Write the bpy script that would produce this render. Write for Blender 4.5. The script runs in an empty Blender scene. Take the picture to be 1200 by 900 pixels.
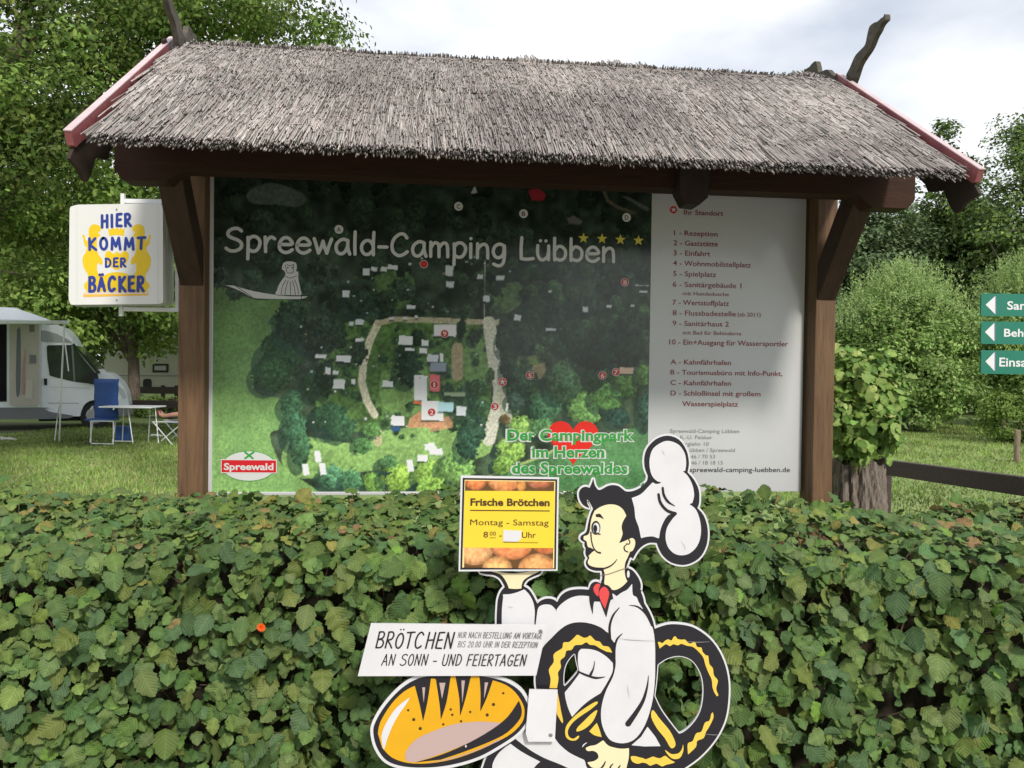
import bpy, bmesh, math, random
import numpy as np
from mathutils import Vector, Matrix
from mathutils.geometry import tessellate_polygon

random.seed(7); RNG = np.random.default_rng(11)
S = bpy.context.scene
COL = S.collection
R = math.radians
PI = math.pi

# ------------------------------------------------------------------ camera
F = 942.0; PITCH = 0.0197; ROLL = 0.0135; EYE = 1.6
cp, sp = math.cos(PITCH), math.sin(PITCH)
fwd = Vector((0, cp, -sp)); up0 = Vector((0, sp, cp)); rt0 = Vector((1, 0, 0))
cr, sr = math.cos(ROLL), math.sin(ROLL)
CR = rt0*cr + up0*sr            # image right axis expressed in the world
CU = up0*cr - rt0*sr
cam = bpy.data.objects.new('camera', bpy.data.cameras.new('camera'))
COL.objects.link(cam); S.camera = cam
cam.data.sensor_width = 36.0; cam.data.lens = 36.0*F/1200.0
cam.data.clip_start = 0.05; cam.data.clip_end = 2000
cam.matrix_world = Matrix((( CR.x, CU.x, -fwd.x, 0), (CR.y, CU.y, -fwd.y, 0), (CR.z, CU.z, -fwd.z, EYE), (0, 0, 0, 1)))
CAM = Vector((0, 0, EYE))

def ray(px, py):
    return CR*((px-600)/F) + CU*(-(py-450)/F) + fwd
def at(px, py, Y):              # the point at world distance Y seen at a photo pixel
    d = ray(px, py); return CAM + d*(Y/d.y)
def ground(px, py):
    d = ray(px, py); return CAM + d*(-EYE/d.z)

# ------------------------------------------------------------------ world, sun, exposure
SUN_EL, SUN_AZ = R(40), R(156)  # sun behind the camera and to its right
W = bpy.data.worlds.new('World'); S.world = W; W.use_nodes = True
nt = W.node_tree; nt.nodes.clear(); N = nt.nodes.new; L = nt.links.new
wo = N('ShaderNodeOutputWorld'); bg = N('ShaderNodeBackground'); bg.inputs[1].default_value = 0.10
sky = N('ShaderNodeTexSky'); sky.sky_type = 'NISHITA'; sky.sun_disc = False
sky.sun_elevation = SUN_EL; sky.sun_rotation = SUN_AZ
tc = N('ShaderNodeTexCoord'); mp = N('ShaderNodeMapping'); mp.inputs['Scale'].default_value = (1.0, 1.0, 2.2)
mp.inputs['Location'].default_value = (0.35, 0.1, 0.2)
n1 = N('ShaderNodeTexNoise'); n1.inputs['Scale'].default_value = 2.3; n1.inputs['Detail'].default_value = 7; n1.inputs['Roughness'].default_value = .48
n2 = N('ShaderNodeTexNoise'); n2.inputs['Scale'].default_value = 5.0; n2.inputs['Detail'].default_value = 5
r1 = N('ShaderNodeMapRange'); r1.inputs[1].default_value = .36; r1.inputs[2].default_value = .56; r1.inputs[3].default_value = .35; r1.inputs[4].default_value = 1.0
r2 = N('ShaderNodeMapRange'); r2.inputs[1].default_value = .32; r2.inputs[2].default_value = .72
cc = N('ShaderNodeMix'); cc.data_type = 'RGBA'; cc.inputs['A'].default_value = (7.4, 7.7, 8.15, 1); cc.inputs['B'].default_value = (8.4, 8.5, 8.7, 1)
mx = N('ShaderNodeMix'); mx.data_type = 'RGBA'
L(tc.outputs['Generated'], mp.inputs[0]); L(mp.outputs[0], n1.inputs[0]); L(mp.outputs[0], n2.inputs[0])
L(n1.outputs[0], r1.inputs[0]); L(n2.outputs[0], r2.inputs[0]); L(r2.outputs[0], cc.inputs['Factor'])
L(r1.outputs[0], mx.inputs['Factor']); L(sky.outputs[0], mx.inputs['A']); L(cc.outputs['Result'], mx.inputs['B'])
L(mx.outputs['Result'], bg.inputs[0]); L(bg.outputs[0], wo.inputs[0])
sun = bpy.data.objects.new('sun', bpy.data.lights.new('sun', 'SUN')); COL.objects.link(sun)
sun.data.energy = 2.2; sun.data.angle = R(7); sun.data.color = (1, .955, .88)
sdir = Vector((math.sin(SUN_AZ)*math.cos(SUN_EL), math.cos(SUN_AZ)*math.cos(SUN_EL), math.sin(SUN_EL)))
sun.rotation_euler = sdir.to_track_quat('Z', 'Y').to_euler()
S.view_settings.view_transform = 'Standard'; S.view_settings.look = 'None'
S.view_settings.exposure = 0.42; S.view_settings.gamma = 1

# ------------------------------------------------------------------ tagging and parenting
def tag(o, label=None, cat=None, group=None, kind=None):
    if label: o['label'] = label
    if cat: o['category'] = cat
    if group: o['group'] = group
    if kind: o['kind'] = kind
    return o
def empty(name, loc, label, cat, group=None):
    o = bpy.data.objects.new(name, None); COL.objects.link(o); o.location = Vector(loc)
    o.empty_display_size = .1
    return tag(o, label, cat, group)
def rootloc(o):
    v = Vector((0, 0, 0))
    while o is not None: v = v + o.location; o = o.parent
    return v

# ------------------------------------------------------------------ mesh building (world coordinates, stored relative to the thing)
class MB:
    def __init__(s): s.v = []; s.f = []; s.c = []
    def add(s, vs, fs, col=None):
        n = len(s.v); s.v += [tuple(p) for p in vs]; s.f += [tuple(i+n for i in f) for f in fs]
        if col is not None: s.c += [col]*len(vs)
        return s
    def box(s, c, size, M=None, bev=0.0, col=None):
        hx, hy, hz = [a/2 for a in size]; c = Vector(c)
        if bev <= 0:
            vs = [Vector((x, y, z)) for x in (-hx, hx) for y in (-hy, hy) for z in (-hz, hz)]
            fs = [(0, 1, 3, 2), (4, 6, 7, 5), (0, 4, 5, 1), (2, 3, 7, 6), (0, 2, 6, 4), (1, 5, 7, 3)]
        else:
            b = bmesh.new(); bmesh.ops.create_cube(b, size=1)
            for v in b.verts: v.co = Vector((v.co.x*size[0], v.co.y*size[1], v.co.z*size[2]))
            bmesh.ops.bevel(b, geom=list(b.edges), offset=bev, segments=2, affect='EDGES', profile=.5)
            b.verts.index_update(); vs = [v.co.copy() for v in b.verts]; fs = [[v.index for v in f.verts] for f in b.faces]; b.free()
        if M is not None: vs = [M @ v for v in vs]
        return s.add([v+c for v in vs], fs, col)
    def bar(s, a, b, w, h, up=Vector((0, 0, 1)), bev=0.0):
        a = Vector(a); b = Vector(b); d = b-a; l = d.length; d = d/l
        x = d; y = up.cross(x)
        if y.length < 1e-4: y = Vector((0, 1, 0)).cross(x)
        y.normalize(); z = x.cross(y)
        M = Matrix((x, y, z)).transposed()
        return s.box((a+b)/2, (l, w, h), M, bev)
    def tube(s, pts, r, n=8, cap=True, col=None):
        pts = [Vector(p) for p in pts]; rs = r if isinstance(r, (list, tuple)) else [r]*len(pts)
        vs = []; fs = []; ref = None
        for i, p in enumerate(pts):
            d = (pts[min(i+1, len(pts)-1)]-pts[max(i-1, 0)]).normalized()
            if ref is None:
                ref = Vector((0, 0, 1)) if abs(d.z) < .9 else Vector((1, 0, 0))
            x = (ref - d*ref.dot(d)).normalized(); ref = x; y = d.cross(x)
            for k in range(n):
                a = 2*PI*k/n; vs.append(p + (x*math.cos(a)+y*math.sin(a))*rs[i])
        for i in range(len(pts)-1):
            for k in range(n):
                k2 = (k+1) % n; fs.append((i*n+k, i*n+k2, (i+1)*n+k2, (i+1)*n+k))
        if cap: fs.append(tuple(range(n-1, -1, -1))); fs.append(tuple(range((len(pts)-1)*n, len(pts)*n)))
        return s.add(vs, fs, col)
    def poly(s, pl, pts2, c0, c1=None, holes=(), col=None):
        # filled polygon on a plane at height c0 along the normal; with c1 it becomes a slab from c0 (front) to c1 (back)
        loops = [[Vector((x, y, 0)) for x, y in lp] for lp in ([pts2]+list(holes))]
        tris = tessellate_polygon(loops); flat = [p for lp in loops for p in lp]
        fs = []
        for t in tris:
            a, b, c = (flat[i] for i in t)
            fs.append(tuple(t) if (b-a).cross(c-a).z > 0 else (t[0], t[2], t[1]))
        s.add([pl.p(p.x, p.y, c0) for p in flat], fs, col)
        if c1 is not None:
            s.add([pl.p(p.x, p.y, c1) for p in flat], [f[::-1] for f in fs], col)
            for lp in loops:
                n = len(lp); vs = [pl.p(p.x, p.y, c0) for p in lp]+[pl.p(p.x, p.y, c1) for p in lp]
                s.add(vs, [(i, (i+1) % n, n+(i+1) % n, n+i) for i in range(n)], col)
        return s
    def build(s, name, mat, parent=None, smooth=False, label=None, kind=None, loc=None):
        base = rootloc(parent) if parent is not None else Vector(loc or (0, 0, 0))
        me = bpy.data.meshes.new(name); me.from_pydata([(a[0]-base.x, a[1]-base.y, a[2]-base.z) for a in s.v], [], s.f)
        if s.c:
            at_ = me.color_attributes.new('tint', 'FLOAT_COLOR', 'POINT')
            at_.data.foreach_set('color', np.array([(c[0], c[1], c[2], 1) for c in s.c], 'f').ravel())
        me.materials.append(mat); me.update()
        if smooth: me.polygons.foreach_set('use_smooth', [True]*len(me.polygons))
        o = bpy.data.objects.new(name, me); COL.objects.link(o)
        if parent is not None: o.parent = parent
        else: o.location = base
        return tag(o, label, None, None, kind)

def mesh_np(name, V, Fc, mat, parent=None, tint=None, kind=None, uv=None, smooth=False, loc=None):
    base = rootloc(parent) if parent is not None else Vector(loc or (0, 0, 0))
    me = bpy.data.meshes.new(name); V = np.asarray(V, 'f')-np.array(base, 'f'); Fc = np.asarray(Fc, 'i'); k = Fc.shape[1]
    me.vertices.add(len(V)); me.vertices.foreach_set('co', V.ravel())
    me.loops.add(Fc.size); me.loops.foreach_set('vertex_index', Fc.ravel())
    me.polygons.add(len(Fc)); me.polygons.foreach_set('loop_start', np.arange(0, Fc.size, k, dtype='i'))
    try: me.polygons.foreach_set('loop_total', np.full(len(Fc), k, 'i'))
    except Exception: pass
    if uv is not None:
        u = me.uv_layers.new(name='UVMap'); u.data.foreach_set('uv', np.asarray(uv, 'f')[Fc.ravel()].ravel())
    if tint is not None:
        a = me.color_attributes.new('tint', 'FLOAT_COLOR', 'POINT')
        a.data.foreach_set('color', np.hstack([tint, np.ones((len(tint), 1))]).astype('f').ravel())
    me.materials.append(mat); me.update(calc_edges=True); me.validate()
    if smooth: me.polygons.foreach_set('use_smooth', [True]*len(me.polygons))
    o = bpy.data.objects.new(name, me); COL.objects.link(o)
    if parent is not None: o.parent = parent
    else: o.location = base
    return tag(o, None, None, None, kind)

# ------------------------------------------------------------------ materials
def lin(c):
    return tuple(((x/255)/12.92 if x/255 <= .04045 else ((x/255+.055)/1.055)**2.4) for x in c)
MATS = {}
def mat(name, col=(.5, .5, .5), rough=.6, metal=0, noise=0, nscale=8, stretch=(1, 1, 1), bump=0, attr=False, transl=0, spec=.5, col2=None, bscale=None, coat=0):
    if name in MATS: return MATS[name]
    m = bpy.data.materials.new(name); m.use_nodes = True; t = m.node_tree; t.nodes.clear()
    N = t.nodes.new; L = t.links.new
    out = N('ShaderNodeOutputMaterial'); b = N('ShaderNodeBsdfPrincipled')
    b.inputs['Roughness'].default_value = rough; b.inputs['Metallic'].default_value = metal
    b.inputs['Specular IOR Level'].default_value = spec
    if coat: b.inputs['Coat Weight'].default_value = coat; b.inputs['Coat Roughness'].default_value = .08
    b.inputs['Base Color'].default_value = (*col, 1); src = None
    if attr:
        a = N('ShaderNodeAttribute'); a.attribute_name = 'tint'; src = a.outputs['Color']
    tcn = N('ShaderNodeTexCoord'); mpn = N('ShaderNodeMapping'); mpn.inputs['Scale'].default_value = stretch
    L(tcn.outputs['Object'], mpn.inputs[0])
    if noise:
        n = N('ShaderNodeTexNoise'); n.inputs['Scale'].default_value = nscale; n.inputs['Detail'].default_value = 6; n.inputs['Roughness'].default_value = .65
        L(mpn.outputs[0], n.inputs[0])
        if col2 is not None:
            rr = N('ShaderNodeMapRange'); rr.inputs[1].default_value = .5-.5/(1+noise*2); rr.inputs[2].default_value = .5+.5/(1+noise*2)
            L(n.outputs[0], rr.inputs[0])
            x = N('ShaderNodeMix'); x.data_type = 'RGBA'; x.inputs['A'].default_value = (*col, 1); x.inputs['B'].default_value = (*col2, 1)
            L(rr.outputs[0], x.inputs['Factor'])
        else:
            rr = N('ShaderNodeMapRange'); rr.inputs[1].default_value = .3; rr.inputs[2].default_value = .7
            rr.inputs[3].default_value = 1-noise; rr.inputs[4].default_value = 1+noise
            L(n.outputs[0], rr.inputs[0])
            x = N('ShaderNodeMix'); x.data_type = 'RGBA'; x.blend_type = 'MULTIPLY'; x.inputs['Factor'].default_value = 1
            if src: L(src, x.inputs['A'])
            else: x.inputs['A'].default_value = (*col, 1)
            L(rr.outputs[0], x.inputs['B'])
        src = x.outputs['Result']
    if src: L(src, b.inputs['Base Color'])
    if bump:
        n = N('ShaderNodeTexNoise'); n.inputs['Scale'].default_value = bscale or nscale*2; n.inputs['Detail'].default_value = 5
        L(mpn.outputs[0], n.inputs[0]); bp = N('ShaderNodeBump'); bp.inputs['Strength'].default_value = bump; bp.inputs['Distance'].default_value = .01
        L(n.outputs[0], bp.inputs['Height']); L(bp.outputs[0], b.inputs['Normal'])
    if transl:
        tr = N('ShaderNodeBsdfTranslucent'); ms = N('ShaderNodeMixShader'); ms.inputs[0].default_value = transl
        if src: L(src, tr.inputs[0])
        else: tr.inputs[0].default_value = (*col, 1)
        L(b.outputs[0], ms.inputs[1]); L(tr.outputs[0], ms.inputs[2]); L(ms.outputs[0], out.inputs[0])
    else: L(b.outputs[0], out.inputs[0])
    MATS[name] = m; return m

M_POST = mat('post_wood', (.21, .115, .052), .7, noise=.7, nscale=3.0, stretch=(14, 14, 1.1), bump=.35, col2=(.085, .045, .022))
M_BEAM = mat('beam_wood', (.055, .025, .014), .75, noise=.3, nscale=3.0, stretch=(1.1, 10, 10), bump=.3, col2=(.032, .015, .009), spec=.2)
M_DARKW = mat('dark_wood', (.03, .017, .011), .75, noise=.4, nscale=9, bump=.3)
M_RED = mat('red_paint', (.30, .09, .095), .42, noise=.22, nscale=14, stretch=(1, 1, 1), bump=.12)
M_GREYW = mat('weathered_wood', (.085, .075, .055), .85, noise=.45, nscale=18, bump=.5)
M_REED = mat('reed', rough=.75, attr=True, noise=.18, nscale=30, spec=.2)
M_THATCH = mat('thatch_base', (.06, .05, .042), .95, noise=.5, nscale=40, stretch=(3, 1, 1), bump=.8)
M_LEAF = mat('hedge_leaf', rough=.55, attr=True, transl=.2, spec=.25, noise=.14, nscale=45)
M_TREE = mat('tree_leaf', rough=.6, attr=True, transl=.3, spec=.18)
def add_veins(m):               # side veins and midrib of a leaf, from its own UV
    t = m.node_tree; N = t.nodes.new; L = t.links.new; b = [n for n in t.nodes if n.type == 'BSDF_PRINCIPLED'][0]
    uv = N('ShaderNodeUVMap'); uv.uv_map = 'UVMap'; sx = N('ShaderNodeSeparateXYZ'); L(uv.outputs[0], sx.inputs[0])
    def mth(op, a, b_=None, c=None):
        n = N('ShaderNodeMath'); n.operation = op
        for i, v in enumerate((a, b_, c)):
            if v is None: continue
            if isinstance(v, (int, float)): n.inputs[i].default_value = v
            else: L(v, n.inputs[i])
        return n.outputs[0]
    ax = mth('ABSOLUTE', sx.outputs[0]); q = mth('MULTIPLY_ADD', ax, -.75, sx.outputs[1]); w = mth('SINE', mth('MULTIPLY', q, 50.0))
    w = mth('POWER', mth('MULTIPLY_ADD', w, .5, .5), 5.0); mid = mth('LESS_THAN', ax, .018); v = mth('MAXIMUM', w, mid)
    bp = N('ShaderNodeBump'); bp.invert = True; bp.inputs['Strength'].default_value = .55; bp.inputs['Distance'].default_value = .004; L(v, bp.inputs['Height']); L(bp.outputs[0], b.inputs['Normal'])
    src = b.inputs['Base Color'].links[0].from_socket; x = N('ShaderNodeMix'); x.data_type = 'RGBA'; x.blend_type = 'MULTIPLY'; x.inputs['B'].default_value = (1.35, 1.28, 1.25, 1)
    L(mth('MULTIPLY', v, .6), x.inputs['Factor']); L(src, x.inputs['A']); L(x.outputs['Result'], b.inputs['Base Color'])
add_veins(M_LEAF)
M_BARK = mat('bark', (.13, .10, .075), .9, noise=.55, nscale=10, stretch=(3, 3, .5), bump=.9)
M_TWIG = mat('twig', (.19, .125, .08), .8, noise=.3, nscale=40)
M_WHITE = mat('white_paint', (.80, .80, .80), .35, noise=.03, nscale=5)
M_SIGNW = mat('sign_white', (.71, .70, .72), .32, noise=.05, nscale=7)
M_BLACK = mat('print_black', (.018, .017, .022), .35, spec=.4)
M_SKIN = mat('print_skin', lin((238, 224, 182)), .35)
M_YEL = mat('print_yellow', lin((238, 200, 80)), .35)
M_ORY = mat('print_orange_yellow', lin((226, 168, 22)), .35, noise=.04, nscale=12)
M_MAUVE = mat('print_mauve', lin((190, 165, 160)), .35)
M_REDP = mat('print_red', lin((222, 75, 75)), .35)
M_PRINT = mat('print_photo', rough=.14, attr=True, spec=.5)
M_PRINTM = mat('print_photo_matt', rough=.4, attr=True, spec=.4)
M_PANEL = mat('legend_white', (.60, .605, .60), .16, noise=.03, nscale=3, spec=.5)
M_MAROON = mat('lettering_maroon', (.24, .018, .03), .3)
M_GREYT = mat('lettering_grey', (.22, .22, .22), .3)
M_DGREYT = mat('lettering_dark_grey', (.05, .05, .055), .3)
M_TITLE = mat('lettering_white', (.72, .72, .70), .25)
M_ALU = mat('aluminium_edge', (.75, .75, .76), .35, metal=.2)
M_STEEL = mat('steel', (.4, .4, .4), .35, metal=.9)
M_SREDD = mat('map_red', (.62, .03, .03), .25)
M_GRNT = mat('lettering_green', lin((58, 160, 66)), .3)
M_BLUE = mat('lettering_blue', lin((42, 62, 150)), .3, noise=.1, nscale=60)
M_LION = mat('emblem_yellow', lin((244, 205, 20)), .3, noise=.04, nscale=60)

# ------------------------------------------------------------------ planes, outlines, strokes, text
class Plane:
    def __init__(s, O, u, v): s.O = Vector(O); s.u = Vector(u).normalized(); s.v = Vector(v).normalized(); s.n = s.u.cross(s.v).normalized()
    def p(s, a, b, c=0): return s.O + s.u*a + s.v*b + s.n*c
    def hit(s, px, py):
        d = ray(px, py); t = (s.O-CAM).dot(s.n)/d.dot(s.n); q = CAM+d*t-s.O
        return (q.dot(s.u), q.dot(s.v))
def zz(x0, y0, k, pts): return [(x0+x/k, y0+y/k) for x, y in pts]
def smooth(pts, n=4, closed=True):
    out = []; m = len(pts)
    rng = range(m) if closed else range(m-1)
    for i in rng:
        if closed: p0, p1, p2, p3 = pts[i-1], pts[i], pts[(i+1) % m], pts[(i+2) % m]
        else: p0, p1, p2, p3 = pts[max(i-1, 0)], pts[i], pts[i+1], pts[min(i+2, m-1)]
        if abs(p1[0]-p2[0])+abs(p1[1]-p2[1]) < 1e-9: continue
        for k in range(n):
            t = k/n
            q = tuple(.5*((2*p1[j])+(-p0[j]+p2[j])*t+(2*p0[j]-5*p1[j]+4*p2[j]-p3[j])*t*t+(-p0[j]+3*p1[j]-3*p2[j]+p3[j])*t**3) for j in (0, 1))
            out.append(q)
    if not closed: out.append(tuple(pts[-1]))
    return out
def area(p): return sum(p[i-1][0]*p[i][1]-p[i][0]*p[i-1][1] for i in range(len(p)))/2
def offset(p, d):               # grow (d>0) a closed outline
    s = 1 if area(p) > 0 else -1; n = len(p); out = []
    for i in range(n):
        a, b, c = Vector(p[i-1]), Vector(p[i]), Vector(p[(i+1) % n])
        e1 = (b-a); e2 = (c-b)
        if e1.length < 1e-9 or e2.length < 1e-9: out.append(p[i]); continue
        e1.normalize(); e2.normalize(); n1 = Vector((e1.y, -e1.x)); n2 = Vector((e2.y, -e2.x)); m = n1+n2
        if m.length < .3: m = n1
        m.normalize(); out.append((b.x+m.x*d*s, b.y+m.y*d*s))
    return out
def ribbon(mb, pl, pts, w, c, nseg=5):
    # a stroke with round ends on a plane; pts in plane units, w a width or widths
    n = len(pts); ws = [w]*n if not isinstance(w, (list, tuple)) else list(w)
    if len(ws) != n: ws = [float(np.interp(i/(n-1), np.linspace(0, 1, len(ws)), ws)) for i in range(n)]
    P = [Vector(p) for p in pts]; Lf = []; Rt = []
    for i in range(n):
        d = P[min(i+1, n-1)]-P[max(i-1, 0)]
        if d.length < 1e-9: d = Vector((1, 0))
        d.normalize(); m = Vector((-d.y, d.x)); Lf.append(P[i]+m*ws[i]/2); Rt.append(P[i]-m*ws[i]/2)
        if i == 0: d0 = d
        if i == n-1: d1 = d
    vs = [pl.p(q.x, q.y, c) for q in Lf]+[pl.p(q.x, q.y, c) for q in Rt]
    mb.add(vs, [(n+i, n+i+1, i+1, i) for i in range(n-1)])
    for (cpt, d, r) in ((P[0], -d0, ws[0]/2), (P[-1], d1, ws[-1]/2)):
        if r < 1e-5: continue
        m = Vector((-d.y, d.x)); fan = [cpt+(m*math.cos(a)+d*math.sin(a))*r for a in [PI*k/nseg for k in range(nseg+1)]]
        mb.add([pl.p(q.x, q.y, c) for q in fan], [tuple(range(nseg+1))[::-1]])
_tc = {}
def text_raw(s, bold=0.0, res=3):
    k = (s, bold, res)
    if k in _tc: return _tc[k]
    cu = bpy.data.curves.new('t', 'FONT'); cu.body = s; cu.size = 1; cu.offset = bold; cu.resolution_u = res; cu.fill_mode = 'FRONT'
    o = bpy.data.objects.new('t', cu); COL.objects.link(o)
    dg = bpy.context.evaluated_depsgraph_get(); me = bpy.data.meshes.new_from_object(o.evaluated_get(dg))
    V = [v.co.copy() for v in me.vertices]; Fs = [tuple(p.vertices) for p in me.polygons]
    bpy.data.objects.remove(o); bpy.data.curves.remove(cu); bpy.data.meshes.remove(me)
    _tc[k] = (V, Fs); return _tc[k]
CAPH = .73
def text_chars(s, bold):        # glyph by glyph, so that fattened neighbours never share a plane
    V = []; Fs = []; DC = []
    for i, ch in enumerate(s):
        if ch == ' ': continue
        v0, _ = text_raw(ch, 0); pv, _ = text_raw(s[:i+1], 0); dx = max(v.x for v in pv)-max(v.x for v in v0)
        v1, f1 = text_raw(ch, bold); n = len(V)
        V += [Vector((v.x+dx, v.y, 0)) for v in v1]; Fs += [tuple(k+n for k in f) for f in f1]; DC += [i % 2]*len(v1)
    return V, Fs, DC
def text(s, pl, xl, xr, yb, cap, m, parent, c=.0015, bold=0.0, shear=0, label=None, yb2=None, name='lettering', adv=1):
    # xl..xr: photo columns the line spans, yb: its baseline row, cap: capital height in rows
    if bold >= .03: V, Fs, DC = text_chars(s, bold)
    else: V, Fs = text_raw(s, bold); DC = [0]*len(V)
    x0 = min(v.x for v in V); x1 = max(v.x for v in V)
    a0, b0 = pl.hit(xl, yb); a1, b1 = pl.hit(xr, yb2 if yb2 is not None else yb+(xr-xl)*ROLL)
    t0, t1 = pl.hit((xl+xr)/2, yb), pl.hit((xl+xr)/2, yb-cap); h = (t1[1]-t0[1])/CAPH
    sx = (a1-a0)/(x1-x0); mb = MB()
    mb.add([pl.p(a0+(v.x-x0)*sx+v.y*shear*h, b0+(v.x-x0)/(x1-x0)*(b1-b0)*adv+v.y*h, c+dc*.00025) for v, dc in zip(V, DC)], Fs)
    return mb.build(name, m, parent, label=label)

# ------------------------------------------------------------------ ground
M_LAWN = mat('lawn_grass', (.17, .26, .06), .95, noise=.5, nscale=1.3, bump=.6, bscale=60, col2=(.24, .30, .10))
M_PATH = mat('gravel', (.38, .35, .30), .95, noise=.3, nscale=60, bump=.5)
M_SAND = mat('sandy_track', (.17, .155, .095), .95, noise=.6, nscale=2.2, bump=.5, bscale=50, col2=(.10, .14, .045))
def sheet(name, pts, z, m):
    return MB().add([(x, y, z) for x, y in pts], [tuple(range(len(pts)))]).build(name, m, kind='structure')
sheet('lawn', [(-400, -60), (400, -60), (400, 700), (-400, 700)], 0, M_LAWN)
sheet('gravel_path', [(-30, -14), (30, -14), (30, 2.25), (-30, 2.25)], .004, M_PATH)
tp = smooth([(-34, 17.4), (-20, 17.0), (-12, 16.6), (-9.3, 17.2), (-8.4, 18.6), (-9.5, 20.6), (-20, 21.5), (-34, 22)], 4)
sheet('sandy_track', [p for p in tp], .004, M_SAND)

# ------------------------------------------------------------------ shelter
YAW = .1052; cy, sy = math.cos(YAW), math.sin(YAW)
SO = Vector((.017, 3.95, 0)); SU = Vector((cy, sy, 0)); SV = Vector((-sy, cy, 0)); UPZ = Vector((0, 0, 1))
MS = Matrix((SU, SV, UPZ)).transposed()
def SH(u, v, z): return SO+SU*u+SV*v+UPZ*z
U_G, V_E, Z_E, Z_R = 1.632, -1.048, 2.368, 3.088
SL = math.atan2(Z_R-Z_E, -V_E)
shelter = empty('notice_shelter', SH(0, 0, 0), 'open timber shelter with a grey thatched reed roof over the big camping map', 'shelter')
def sbox(name, c, size, m, bev=.006, label=None, rot=None):
    M = MS if rot is None else MS @ rot
    return MB().box(SH(*c), size, M, bev).build(name, m, shelter, label=label)
sbox('post', (-1.512, -.025, 1.19), (.118, .14, 2.62), M_POST)
sbox('post', (1.543, -.025, 1.19), (.106, .14, 2.62), M_POST)
for u, w in ((-1.512, .105), (1.543, .098)):
    a = SH(u, -.07, 2.02); b = SH(u, -.42, 2.46)
    MB().bar(a-(b-a)*.12, b, w, .115, bev=.005).build('knee_brace', mat('brace_wood', (.065, .032, .016), .7, noise=.5, nscale=3, stretch=(9, 3, 3), bump=.3, col2=(.03, .015, .009)), shelter)
    a = SH(u, .07, 2.02); b = SH(u, .46, 2.47)
    MB().bar(a-(b-a)*.12, b, w, .115, bev=.005).build('knee_brace', MATS['brace_wood'], shelter)
    sbox('outrigger_beam', (u, 0, 2.575), (.12, 1.14, .11), M_DARKW)
    sbox('king_post', (u, 0, 2.80), (.11, .11, .33), M_DARKW)
def carved_beam(v, z0, z1, w, L0, L1, m, name):
    # a horizontal beam whose two ends are cut with a stepped chamfer
    h = z1-z0
    prof = [(L0+.10, z0), (L0+.13, z0-.0), (L1-.30, z0), (L1-.215, z0-.055), (L1-.04, z0-.055), (L1, z0-.02), (L1, z1), (L0, z1), (L0, z0+.02), (L0+.03, z0-.05), (L0+.20, z0-.05), (L0+.27, z0)]
    prof = [(L0+.27, z0), (L1-.27, z0), (L1-.20, z0-.05), (L1-.03, z0-.05), (L1, z0-.01), (L1, z1), (L0, z1), (L0, z0-.01), (L0+.03, z0-.05), (L0+.20, z0-.05)]
    pl = Plane(SH(0, v-w/2, 0), SU, UPZ); return MB().poly(pl, prof, 0, -w).build(name, m, shelter)
for u in (-1.512, 1.543):       # bolts through the brace feet
    for z in (2.06, 2.17):
        MB().tube([SH(u, -.118-(z-2.06)*.86, z), SH(u, -.150-(z-2.06)*.86, z-.0)], [.011, .009], 10).build('bolt', M_STEEL, shelter)
carved_beam(-.45, 2.392, 2.52, .11, -1.70, 1.74, M_BEAM, 'purlin')
carved_beam(.45, 2.405, 2.52, .11, -1.70, 1.74, M_BEAM, 'purlin')
sbox('ridge_beam', (0, 0, 2.965), (3.28, .09, .10), M_DARKW)
# carved beam end hanging in front of the purlin
pl = Plane(SH(.70, -.51, 0), SU, UPZ)
MB().poly(pl, [(-.065, 2.50), (-.065, 2.37), (-.035, 2.315), (.02, 2.31), (.06, 2.345), (.068, 2.5)], .05, -.05).build('tie_beam_end', M_DARKW, shelter)
for u in np.linspace(-1.5, 1.5, 6):
    for sgn in (-1, 1):
        a = SH(u, sgn*.03, Z_R-.125); b = SH(u, sgn*(-V_E-.30), Z_E+.095)
        MB().bar(a, b, .07, .085).build('rafter', M_DARKW, shelter)
# deck boards under the reed, front and back
for sgn in (-1, 1):
    for k in range(9):
        t0, t1 = k/9+.004, (k+1)/9-.004
        q = lambda t, dz: (sgn*(-V_E-.13)*t, Z_R-.055-(Z_R-Z_E-.09)*t+dz)
        (v0, z0), (v1, z1) = q(t0, 0), q(t1, 0)
        d = Vector((0, v1-v0, z1-z0)); 
        vs = [SH(u, v, z+dz) for u in (-1.6, 1.6) for v, z in ((v0, z0), (v1, z1)) for dz in (0, -.02)]
        MB().add(vs, [(0, 1, 3, 2), (4, 6, 7, 5), (0, 4, 5, 1), (2, 3, 7, 6), (0, 2, 6, 4), (1, 5, 7, 3)]).build('roof_board', M_DARKW, shelter)
# thatch: a solid bed and tens of thousands of reeds on it
def roof_pt(u, s, h, side=-1):   # s: metres down the slope from the ridge line, h: height off the slope
    return np.stack([u, side*(s*math.cos(SL)+h*math.sin(SL)), Z_R-.0-s*math.sin(SL)+h*math.cos(SL)], -1)
SLEN = math.hypot(-V_E, Z_R-Z_E)
for side in (-1, 1):
    g = [(-1.6, 0, 0), (1.6, 0, 0), (1.6, SLEN, 0), (-1.6, SLEN, 0), (-1.6, 0.0, -.045), (1.6, 0.0, -.045), (1.6, SLEN-.05, -.012), (-1.6, SLEN-.05, -.012)]
    pts = [roof_pt(np.array(a), np.array(b), np.array(c)-.012, side) for a, b, c in g]
    MB().add([SH(*p) for p in pts], [(0, 1, 2, 3), (7, 6, 5, 4), (0, 4, 5, 1), (3, 2, 6, 7), (0, 3, 7, 4), (1, 5, 6, 2)]).build('thatch_bed', M_THATCH, shelter)
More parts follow.
